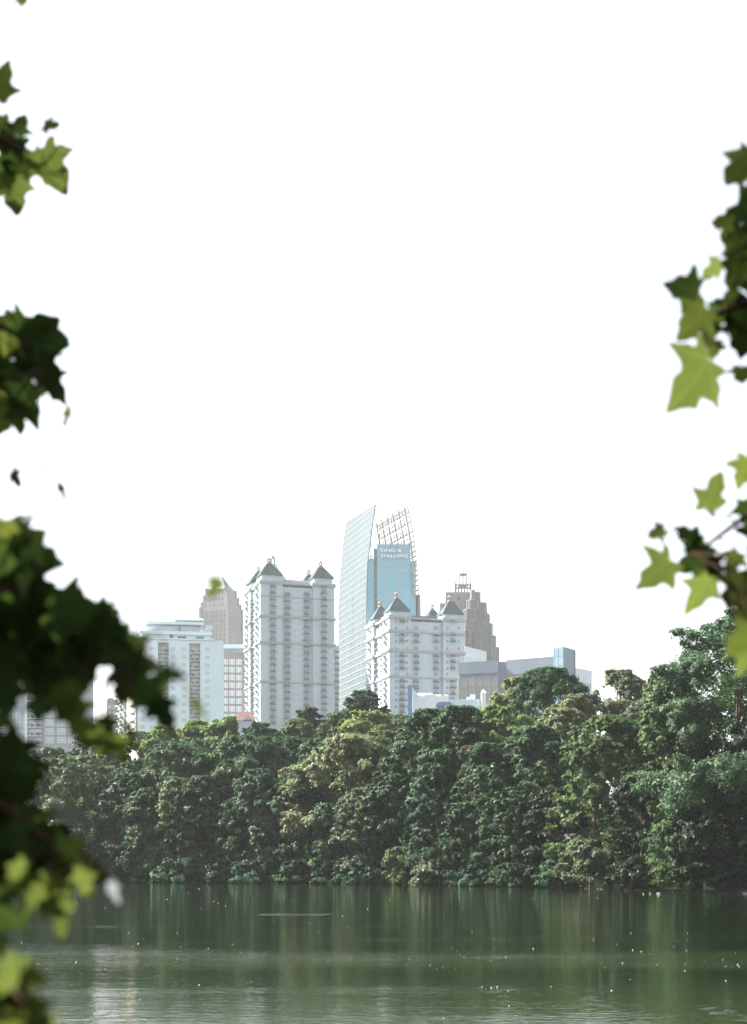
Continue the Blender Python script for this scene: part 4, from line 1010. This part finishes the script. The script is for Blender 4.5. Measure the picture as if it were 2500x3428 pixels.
# --- narrow stone building
fp, ff, fl, fb, fr_ = quad_faces((XW(358, 700), 700), (XW(402, 702), 702), (XW(318, 722), 722))
rt = thing('apartment_block', (fp[0].x, fp[0].y, 18), 'narrow tan stone building between the grey balcony block and the white apartment block', 'apartment block')
b = MB(); b.prism([tuple(p) for p in fp], 18, ZW(2345, 700)); b.build('wall', M['tan_stone'], rt)
b = MB(); b.prism([tuple(p) for p in fp], ZW(2345, 700) + .002, ZW(2341, 700)); b.prism(fp and [tuple(ff.pt(ff.at(362), -1, 0).xy), tuple(ff.pt(ff.at(380), -1, 0).xy), tuple(ff.pt(ff.at(380), -5, 0).xy), tuple(ff.pt(ff.at(362), -5, 0).xy)], ZW(2341, 700) + .003, ZW(2335, 700)); b.build('parapet', M['stucco_trim'], rt)
for py in frange(2372, 2490, 20):
    for a in (fl.W * .2, fl.W * .45, fl.W * .7, fl.W * .93): place(window_mesh(1.5, 1.6, 'pale_glass', 'stucco', .12, 1), 'window', fl, a, 0, ZW(py, 705), rt)
    for px in (367, 382, 394): place(window_mesh(1.2, 1.6, 'pale_glass', 'stucco', .12, 0), 'window', ff, ff.at(px), 0, ZW(py, 700), rt)

# --- grey balcony block behind the near leaves
Y = 522
fp, ff, fl, fb, fr_ = quad_faces((XW(-70, Y), Y), (XW(312, Y), Y), (XW(-66, Y + 26), Y + 26))
rt = thing('apartment_block', (fp[1].x, fp[0].y, 18), 'grey balcony block with glazed corners, half hidden behind the near leaves', 'apartment block')
zt_ = ZW(2105, Y); b = MB(); b.prism([tuple(p) for p in fp], 18, zt_); b.build('wall', M['grey_brick'], rt)
b = MB(); b.prism([tuple(p) for p in fp], zt_ + .002, zt_ + 1.0); b.build('parapet', M['white'], rt)
for px0, px1 in ((40, 84), (269, 312)):
    g_ = MB(); g_.fbox(ff, ff.at(px0), ff.at(px1), 0, .5, 18, zt_ - .5); o = g_.build('window_bay', M['pale_glass'], rt); m_ = MB()
    for i in range(5): a = ff.at(px0) + (ff.at(px1) - ff.at(px0)) * i / 4; m_.fbox(ff, a - .07, a + .07, .502, .66, 18, zt_ - .5)
    for py in frange(2114, 2520, 29.3):
        for e in (0, 5): m_.fbox(ff, ff.at(px0), ff.at(px1), .502, .62, ZW(py + e, Y) - .06, ZW(py + e, Y) + .06)
    m_.build('glazing_bars', M['grey_metal'], o)
b = MB(); b.fbox(ff, ff.at(84) + .01, ff.at(93), 0, .8, 18, zt_ - .4); b.fbox(ff, ff.at(264), ff.at(269) - .01, 0, .7, 18, zt_ - .4); b.build('pier', M['white'], rt)
k = 0
for py in frange(2141, 2510, 29.3):
    for px, w_ in ((118, 5.0), (253, 2.2), (15, 5.0)):
        k += 1
        place(balcony_mesh(w_, 1.5, True, 'pale_glass', 'white', v=k % 3), 'balcony', ff, ff.at(px), 0, ZW(py, Y), rt)
    for px in (166, 206, 234): place(window_mesh(2.7 if px < 220 else 1.2, 1.9, 'pale_glass', 'white', .14, 2 if px < 220 else 0, 1), 'window', ff, ff.at(px), 0, ZW(py - 6, Y), rt)

# ---------------------------------------------------------------- near trees
LEAF = [(0, 0), (.08, -.03), (.18, -.07), (.30, -.09), (.41, -.07), (.35, .02), (.33, .09), (.43, .14), (.56, .23), (.69, .36), (.54, .38), (.41, .41), (.32, .45), (.29, .51),
        (.32, .63), (.27, .74), (.14, .87), (0, 1.02)]
LEAF = LEAF + [(-x, y) for x, y in LEAF[-2:0:-1]]
def _smooth(pts):          # round the outline between its points, keeping the lobe tips
    out = []; k = len(pts)
    for i in range(k):
        p0, p1, p2, p3 = pts[i - 1], pts[i], pts[(i + 1) % k], pts[(i + 2) % k]
        for t in (0, .5):
            out.append(tuple(.5 * (2 * p1[c] + (p2[c] - p0[c]) * t + (2 * p0[c] - 5 * p1[c] + 4 * p2[c] - p3[c]) * t * t + (3 * p1[c] - p0[c] - 3 * p2[c] + p3[c]) * t ** 3) for c in (0, 1)))
    return out
LEAF = _smooth(LEAF)
HUB = [(0, .06), (.13, .12), (.22, .28), (.15, .52), (0, .66), (-.15, .52), (-.22, .28), (-.13, .12)]
class LeafSet:
    def __init__(s): s.v = []; s.f = []; s.mi = []; s.uv = []; s.tw = MB()
    def leaf(s, c, size, ang, rng, mi=0, tilt=None, slim=1.0, anchor=None, nolink=False):
        """one lobed leaf: c its centre, ang its tip direction seen from the lake path (0 up, 90 to the right)"""
        a = math.radians(ang); tx = Vector((math.sin(a), 0, math.cos(a))); sx = Vector((math.cos(a), 0, -math.sin(a)))
        t1, t2 = tilt if tilt and tilt != 'sun' else (rng.uniform(-.55, .55), rng.uniform(-.5, .5))
        R = Matrix.Rotation(t1, 3, sx) @ Matrix.Rotation(t2, 3, tx)
        n = R @ Vector((0, -1, 0)); tx = R @ tx; sx = R @ sx
        if tilt is None and mi == 2 or tilt == 'sun':      # turned so that the sun shines through it
            n = Vector((.40 + rng.uniform(-.12, .12), -.80, -.40 + rng.uniform(-.12, .12))).normalized()
            tx = Vector((math.sin(a), 0, math.cos(a))); tx = (tx - n * tx.dot(n)).normalized(); sx = n.cross(tx) * -1; size *= 1.12
        curl = rng.uniform(.06, .22); fold = rng.uniform(.05, .22); w0 = [rng.uniform(.9, 1.1) for _ in range(len(LEAF) // 2)]; wob = [w0[i // 2] if i % 2 == 0 else .5 * (w0[i // 2] + w0[(i // 2 + 1) % len(w0)]) for i in range(len(LEAF))]
        o = len(s.v); c = Vector(c)
        def q(x, y): return c + (sx * x * slim + tx * (y - .42)) * size + n * size * (-curl * (y - .4) ** 2 + fold * abs(x) - .35 * x * x)
        for (x, y), w_ in zip(LEAF, wob): s.v.append(q(x * w_, .3 + (y - .3) * w_)); s.uv.append((x, y))
        h = len(s.v)
        for x, y in HUB: s.v.append(q(x, y)); s.uv.append((x, y))
        k = len(LEAF); m = len(HUB)
        ctr = len(s.v); s.v.append(q(0, .32)); s.uv.append((0, .32))
        # ring between outline and hub: each outline edge goes to the hub point nearest in angle
        def near_hub(i):
            x, y = LEAF[i]; return min(range(m), key=lambda j: (HUB[j][0] - x * .3) ** 2 + (HUB[j][1] - (.3 + (y - .3) * .42)) ** 2)
        for i in range(k):
            j = (i + 1) % k; hi, hj = near_hub(i), near_hub(j)
            if hi == hj: s.f.append((o + i, o + j, h + hi)); s.mi.append(mi)
            else:
                st = 1 if (hj - hi) % m <= (hi - hj) % m else -1; chain = [hi]
                while chain[-1] != hj: chain.append((chain[-1] + st) % m)
                s.f.append((o + i, o + j, h + chain[-1])); s.mi.append(mi)
                for p, q_ in zip(chain, chain[1:]): s.f.append((o + i, h + q_, h + p)); s.mi.append(mi)
        for j in range(m): s.f.append((h + j, h + (j + 1) % m, ctr)); s.mi.append(mi)
        base = q(0, 0) if True else None
        if anchor is not None and not nolink:
            A = Vector(anchor); mid = base.lerp(A, .45) + Vector((0, 0, .10 * (A - base).length))
            s.tw.tube([base, base.lerp(mid, .5) - tx * size * .1, mid, A], [.0008, .0010, .0013, .0022], 5, 0)
    def build(s, name, parent):
        me = bpy.data.meshes.new(name); off = root_loc(parent)
        me.from_pydata([tuple(v - off) for v in s.v], [], s.f)
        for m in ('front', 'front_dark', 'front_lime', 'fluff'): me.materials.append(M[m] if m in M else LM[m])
        me.polygons.foreach_set('material_index', s.mi); me.polygons.foreach_set('use_smooth', [True] * len(s.f)); me.update()
        ul = me.uv_layers.new(name='UVMap')
        for lp in me.loops: ul.data[lp.index].uv = s.uv[lp.vertex_index]
        o = bpy.data.objects.new(name, me); COL.objects.link(o); o.parent = parent; return o

def branch(root, name, path, r0, leaves, seed, fill=()):
    """a bough of the near tree: path of (px, py, distance) points, then its leaves (px, py, length px, angle, distance, kind, slim)"""
    rng = random.Random(seed)
    raw = [P(*p) if isinstance(p, tuple) else p for p in path]
    pts = [raw[0]]
    for a, b in zip(raw, raw[1:]):       # bend each stretch of the bough a little
        ln = (b - a).length; off = Vector((rng.uniform(-1, 1), rng.uniform(-1, 1), rng.uniform(-.4, 1.2))) * ln * .06
        for k in (1, 2, 3, 4): t = k / 4; pts.append(a.lerp(b, t) + off * math.sin(math.pi * t))
    dense = []
    for a, b in zip(pts, pts[1:]):
        for i in range(4): dense.append(a.lerp(b, i / 4))
    dense.append(pts[-1])
    b = MB(); n = len(pts); b.tube(pts, [max(.0018, r0 * (1 - .88 * i / (n - 1))) for i in range(n)], 8)
    L = LeafSet()
    for l in leaves:
        px, py, ln, ang, d = l[:5]; kind = l[5] if len(l) > 5 else 0; slim = l[6] if len(l) > 6 else 1.0; tilt = l[7] if len(l) > 7 else None
        c = P(px, py, d); size = ln / F * d / 1.12
        if tilt is None and ln > 120 and kind == 0: tilt = (rng.uniform(-.3, .3), rng.uniform(-.35, .35))
        anc = min(dense, key=lambda p: (p - c).length)
        L.leaf(c, size, ang, rng, kind, tilt, slim, anc)
    for p in dense[len(dense) // 8:]:    # leaves hanging from the bough where it is past the frame
        sx = p.x / p.y * F + 1250
        if -60 < sx < 2560: continue
        for k in range(2):
            c = p + Vector((rng.gauss(0, .06), rng.gauss(0, .10), rng.gauss(-.07, .06)))
            if not (-110 < c.x / c.y * F + 1250 < 2610): L.leaf(c, rng.uniform(.08, .125), rng.gauss(180, 40), rng, rng.choice((0, 1, 1)), None, 1.0, p)
    for (poly, num, d0, d1, smin, smax, kind) in fill:      # leaf mass: scattered inside an outline, in depth
        xs = [p[0] for p in poly]; ys = [p[1] for p in poly]; k = 0
        while k < num:
            x, y = rng.uniform(min(xs), max(xs)), rng.uniform(min(ys), max(ys)); ins = False
            for (x0, y0), (x1, y1) in zip(poly, poly[1:] + poly[:1]):
                if (y0 > y) != (y1 > y) and x < (x1 - x0) * (y - y0) / (y1 - y0) + x0: ins = not ins
            if not ins: continue
            k += 1; d = rng.uniform(d0, d1); c = P(x, y, d)
            anc = min(dense, key=lambda p: (p - c).length)
            L.leaf(c, rng.uniform(smin, smax), rng.gauss(175, 45), rng, kind if rng.random() < .8 else 0, None, 1.0, anc, nolink=rng.random() < .5)
    o = b.build(name, M['twig'], root, smooth=True)
    L.build('foliage', o); 
    if L.tw.v: L.tw.build('twig', M['twig'], o, smooth=True)
    return o

def near_tree(x, y, label, lean):
    g = float(gz(x, y)); rt = thing('sweetgum_tree', (x, y, g), label, 'tree', 'trees overhanging the near bank')
    b = MB(); pts = [(x, y, g - .3), (x + lean * .1, y, g + 1.2), (x + lean * .25, y + .05, g + 2.6), (x + lean * .2, y + .1, g + 4.2), (x + lean * .1, y, g + 5.6)]
    b.tube(pts, [.17, .13, .11, .08, .04], 12); b.build('trunk', M['bark'], rt, smooth=True)
    return rt, [Vector(p) for p in pts]

# ---- left tree
lt, tp = near_tree(-2.05, 2.9, 'near tree on the left bank, its dark leaves hanging into view', .5)
def on(tp, z):
    for a, b in zip(tp, tp[1:]):
        if a.z <= z <= b.z: return a.lerp(b, (z - a.z) / (b.z - a.z))
    return tp[-1]
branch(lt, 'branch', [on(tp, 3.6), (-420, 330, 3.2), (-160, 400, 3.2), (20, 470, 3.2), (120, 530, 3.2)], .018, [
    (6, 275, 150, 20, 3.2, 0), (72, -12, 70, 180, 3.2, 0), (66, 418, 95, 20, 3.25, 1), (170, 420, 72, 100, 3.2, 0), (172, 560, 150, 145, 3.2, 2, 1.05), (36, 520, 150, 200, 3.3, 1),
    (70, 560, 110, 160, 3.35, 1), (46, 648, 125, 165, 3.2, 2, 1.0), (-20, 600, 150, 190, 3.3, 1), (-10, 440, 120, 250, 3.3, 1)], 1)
branch(lt, 'branch', [on(tp, 3.1), (-420, 1000, 2.9), (-150, 1050, 2.9), (60, 1120, 2.9), (130, 1230, 2.9)], .018, [
    (40, 1110, 150, 200, 2.95, 0), (120, 1110, 170, 60, 2.9, 1), (165, 1130, 150, 110, 2.9, 1), (150, 1235, 190, 150, 2.95, 1), (178, 1290, 140, 150, 2.9, 1, .85), (100, 1200, 180, 170, 3.0, 1), (90, 1345, 170, 160, 2.9, 1, .8),
    (60, 1310, 130, 190, 3.0, 0), (15, 1260, 150, 200, 3.0, 1), (15, 1385, 150, 195, 2.9, 0, .8), (60, 1400, 120, 170, 2.9, 0, .7), (10, 1120, 120, 180, 3.0, 1),
    (223, 1396, 75, 190, 2.9, 2, .35), (52, 1600, 105, 150, 2.9, 1, .55), (208, 1645, 75, 160, 2.9, 0, .35), (150, 1575, 50, 130, 2.9, 1, .25), (-40, 1200, 180, 200, 3.0, 1), (-40, 1340, 180, 180, 3.0, 1)], 2)
big = [(-120, 1840), (30, 1840), (50, 1900), (95, 2000), (200, 2085), (330, 2130), (290, 2160), (220, 2200), (200, 2270), (130, 2250), (100, 2180), (20, 2120), (-120, 2250)]
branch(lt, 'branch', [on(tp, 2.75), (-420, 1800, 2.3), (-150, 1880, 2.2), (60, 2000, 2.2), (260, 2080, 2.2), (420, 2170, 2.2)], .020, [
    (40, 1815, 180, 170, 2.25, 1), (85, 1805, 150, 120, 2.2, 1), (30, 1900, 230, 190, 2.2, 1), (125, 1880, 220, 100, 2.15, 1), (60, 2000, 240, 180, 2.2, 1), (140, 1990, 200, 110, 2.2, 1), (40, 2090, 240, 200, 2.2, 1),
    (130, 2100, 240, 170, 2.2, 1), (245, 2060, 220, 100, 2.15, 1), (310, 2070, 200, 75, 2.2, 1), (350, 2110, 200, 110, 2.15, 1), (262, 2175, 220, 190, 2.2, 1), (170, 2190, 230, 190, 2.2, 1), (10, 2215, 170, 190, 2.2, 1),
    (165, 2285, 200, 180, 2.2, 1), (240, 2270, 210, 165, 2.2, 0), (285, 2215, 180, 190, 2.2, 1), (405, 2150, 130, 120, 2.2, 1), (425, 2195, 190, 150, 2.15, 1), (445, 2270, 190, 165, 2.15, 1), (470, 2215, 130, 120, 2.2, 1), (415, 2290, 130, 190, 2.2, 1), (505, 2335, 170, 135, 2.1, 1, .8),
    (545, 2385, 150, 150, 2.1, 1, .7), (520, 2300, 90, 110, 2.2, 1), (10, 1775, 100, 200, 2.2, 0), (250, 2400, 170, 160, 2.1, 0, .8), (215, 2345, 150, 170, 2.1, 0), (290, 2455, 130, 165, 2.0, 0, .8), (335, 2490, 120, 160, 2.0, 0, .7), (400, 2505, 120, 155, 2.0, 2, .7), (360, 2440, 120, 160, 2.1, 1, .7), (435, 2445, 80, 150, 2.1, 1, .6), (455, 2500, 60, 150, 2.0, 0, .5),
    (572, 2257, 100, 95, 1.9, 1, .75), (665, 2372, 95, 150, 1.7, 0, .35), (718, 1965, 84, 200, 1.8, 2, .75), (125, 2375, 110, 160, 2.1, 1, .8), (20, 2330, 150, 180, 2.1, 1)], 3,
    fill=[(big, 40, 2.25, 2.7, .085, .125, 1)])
low = [(-20, 2350), (-20, 2380), (-10, 2480), (5, 2560), (25, 2620), (20, 2700), (30, 2760), (110, 2850), (180, 2880), (120, 2910), (30, 2920), (-20, 2960)]
branch(lt, 'branch', [on(tp, 2.5), (-420, 2500, 2.1), (-150, 2640, 2.0), (40, 2720, 2.0), (180, 2830, 2.0), (270, 2890, 2.0)], .016, [
    (-40, 2440, 180, 190, 2.0, 1), (0, 2560, 170, 170, 2.0, 1), (75, 2565, 110, 120, 2.0, 1, .8), (-15, 2680, 190, 190, 2.0, 1), (45, 2650, 100, 150, 1.95, 1, .8), (-5, 2790, 190, 180, 2.0, 1), (55, 2815, 150, 140, 1.95, 1), (180, 2850, 150, 130, 2.0, 1),
    (110, 2880, 170, 170, 2.0, 1), (255, 2870, 150, 130, 1.95, 1, .8), (325, 2925, 110, 130, 2.0, 1, .6), (5, 2900, 180, 190, 2.0, 1), (240, 2835, 110, 60, 1.9, 0), (52, 2925, 130, 215, 1.9, 2, .6), (108, 3010, 150, 195, 1.85, 2, .55), (205, 3060, 165, 175, 1.85, 2, .5), (160, 2985, 150, 180, 1.9, 2, .7),
    (282, 2950, 140, 165, 1.85, 2, .55), (382, 2984, 90, 155, 1.8, 3, .5, (.2, .2)), (185, 3010, 120, 150, 1.9, 0, .8), (-10, 3000, 140, 180, 1.9, 1), (4, 3172, 70, 180, 1.8, 2, .7)], 4,
    fill=[(low, 22, 2.05, 2.5, .085, .12, 1)])
branch(lt, 'branch', [on(tp, 2.2), (-420, 3150, 1.7), (-160, 3240, 1.6), (20, 3300, 1.55), (90, 3360, 1.5)], .012, [
    (35, 3260, 150, 200, 1.5, 2, .8), (110, 3268, 120, 100, 1.5, 0, .7), (60, 3330, 150, 160, 1.55, 0), (20, 3380, 170, 190, 1.55, 1), (120, 3400, 150, 150, 1.5, 0), (-20, 3300, 170, 200, 1.55, 0), (160, 3430, 110, 140, 1.5, 2, .7), (60, 3440, 150, 180, 1.5, 0)], 5)
# unseen leaves of the left crown, added to shade the visible ones
side = [(-1500, 900), (-40, 900), (-40, 3350), (-1500, 3350)]
branch(lt, 'branch', [on(tp, 4.2), (-900, 1200, 2.8), (-500, 1500, 2.5), (-300, 2000, 2.4)], .03, [], 6, fill=[([(-750, 1730), (-220, 1760), (-220, 2200), (-750, 2050)], 130, 1.9, 3.2, .09, .13, 1)])

# ---- right tree
rt_, tp = near_tree(1.95, 3.5, 'near tree on the right bank, its lobed leaves hanging against the white sky', -.4)
branch(rt_, 'branch', [on(tp, 4.4), (2900, 420, 3.1), (2650, 560, 3.05), (2540, 720, 3.0), (2480, 850, 3.0)], .014, [
    (2480, 560, 160, 220, 3.0, 0), (2490, 640, 80, 200, 3.05, 1), (2478, 712, 120, 260, 3.0, 1), (2420, 745, 85, 280, 3.0, 0), (2440, 770, 90, 200, 3.05, 1), (2478, 808, 130, 230, 3.0, 0), (2485, 890, 150, 200, 3.05, 1), (2460, 905, 120, 190, 3.0, 0), (2384, 903, 80, 230, 2.95, 2),
    (2540, 620, 150, 200, 3.05, 1), (2550, 800, 160, 190, 3.05, 1)], 7)
branch(rt_, 'branch', [on(tp, 3.9), (2900, 850, 3.0), (2640, 950, 3.0), (2480, 1020, 3.0), (2380, 1060, 2.95), (2330, 1080, 2.95)], .012, [
    (2290, 965, 135, 290, 2.95, 1), (2325, 1075, 160, 225, 2.9, 0), (2392, 1075, 120, 190, 3.0, 1), (2410, 1030, 85, 200, 3.0, 1), (2480, 1050, 170, 200, 3.0, 1), (2490, 1120, 150, 190, 3.05, 1), (2450, 990, 90, 230, 3.0, 1), (2370, 1110, 90, 180, 2.95, 1), (2390, 1168, 75, 190, 2.95, 0),
    (2322, 1275, 225, 218, 2.8, 2, 1.05), (2485, 1250, 100, 190, 2.95, 0), (2550, 1010, 170, 200, 3.05, 1), (2560, 1150, 160, 180, 3.0, 1)], 8)
branch(rt_, 'branch', [on(tp, 3.2), (2900, 1500, 2.95), (2660, 1640, 2.95), (2480, 1740, 2.9), (2360, 1830, 2.9), (2310, 1850, 2.9)], .012, [
    (2490, 1575, 120, 190, 2.9, 0), (2386, 1650, 140, 10, 2.9, 2, .95), (2199, 1783, 72, 250, 2.85, 0), (2198, 1915, 150, 225, 2.8, 2, 1.05), (2305, 1795, 110, 300, 2.9, 1), (2350, 1870, 160, 200, 2.9, 1), (2315, 1880, 120, 240, 2.95, 1), (2385, 1900, 110, 150, 2.9, 1), (2340, 1985, 145, 195, 2.85, 2, 1.0),
    (2455, 1880, 90, 210, 2.9, 0), (2466, 1975, 150, 205, 2.85, 0), (2495, 2035, 130, 190, 2.9, 0), (2486, 2145, 140, 240, 2.3, 0), (2492, 2205, 110, 180, 2.4, 2), (2550, 1820, 170, 200, 2.95, 1), (2560, 1960, 170, 190, 2.95, 1), (2502, 1720, 120, 170, 2.95, 1)], 9)
branch(rt_, 'branch', [on(tp, 4.9), (3050, 900, 3.2), (2800, 1200, 3.1)], .02, [], 10, fill=[([(2600, 500), (3300, 500), (3300, 2100), (2600, 2100)], 150, 2.7, 3.5, .08, .12, 1)])

# ---------------------------------------------------------------- light, air, camera
def lights():
    w = bpy.data.worlds.new('World'); SC.world = w; w.use_nodes = True; nt = w.node_tree; nt.nodes.clear()
    sky = nt.nodes.new('ShaderNodeTexSky'); sky.sky_type = 'NISHITA'; sky.sun_disc = False
    sky.sun_elevation = math.asin(SUN.z); sky.sun_rotation = math.atan2(SUN.x, SUN.y)
    sky.air_density = 1.0; sky.dust_density = 2.0; sky.ozone_density = 1.0
    bg = nt.nodes.new('ShaderNodeBackground'); bg.inputs['Strength'].default_value = .069
    out = nt.nodes.new('ShaderNodeOutputWorld'); hs = nt.nodes.new('ShaderNodeHueSaturation'); hs.inputs['Saturation'].default_value = .30
    nt.links.new(sky.outputs[0], hs.inputs['Color']); nt.links.new(hs.outputs[0], bg.inputs[0]); nt.links.new(bg.outputs[0], out.inputs[0])
    l = bpy.data.lights.new('sun', 'SUN'); l.energy = 5.0; l.angle = math.radians(.6); l.color = (1, .93, .80)
    o = bpy.data.objects.new('sun', l); COL.objects.link(o); o.rotation_euler = SUN.to_track_quat('Z', 'Y').to_euler(); o.location = (-60, 20, 60)
lights()
def haze():
    b = MB(); b.box(-1420, 1420, -100, 1920, -2.7, 242)
    m, nt, out = new_mat('haze'); v = N(nt, 'ShaderNodeVolumePrincipled')
    v.inputs['Color'].default_value = (.90, .95, 1.0, 1); v.inputs['Density'].default_value = HAZE; v.inputs['Anisotropy'].default_value = .2
    nt.links.new(v.outputs[0], out.inputs['Volume'])
    o = b.build('haze', m, kind='stuff'); o['label'] = 'pale blue summer haze filling the air over lake and city'
HAZE = .00009
haze()
cam = bpy.data.cameras.new('camera'); co = bpy.data.objects.new('camera', cam); COL.objects.link(co); SC.camera = co
co.location = (0, 0, ZC); co.rotation_euler = (math.radians(90), 0, 0)
cam.sensor_fit = 'HORIZONTAL'; cam.sensor_width = 36; cam.lens = 36 * F / 2500.0
cam.shift_x = 0; cam.shift_y = (YH - 1714.0) / 2500.0
cam.clip_start = .05; cam.clip_end = 6000
cam.dof.use_dof = True; cam.dof.focus_distance = 320; cam.dof.aperture_fstop = cam.lens / 14.0; cam.dof.aperture_blades = 0
vs = SC.view_settings; vs.view_transform = 'Standard'; vs.look = 'None'; vs.exposure = EXPOSURE; vs.gamma = 1; vs.use_curve_mapping = False
SC.render.engine = 'CYCLES'
cy = SC.cycles
cy.use_denoising = True; cy.denoiser = 'OPENIMAGEDENOISE'; cy.denoising_input_passes = 'RGB_ALBEDO_NORMAL'; cy.denoising_prefilter = 'ACCURATE'
cy.max_bounces = 8; cy.diffuse_bounces = 4; cy.glossy_bounces = 4; cy.transmission_bounces = 4; cy.volume_bounces = 1; cy.transparent_max_bounces = 8
cy.caustics_reflective = False; cy.caustics_refractive = False
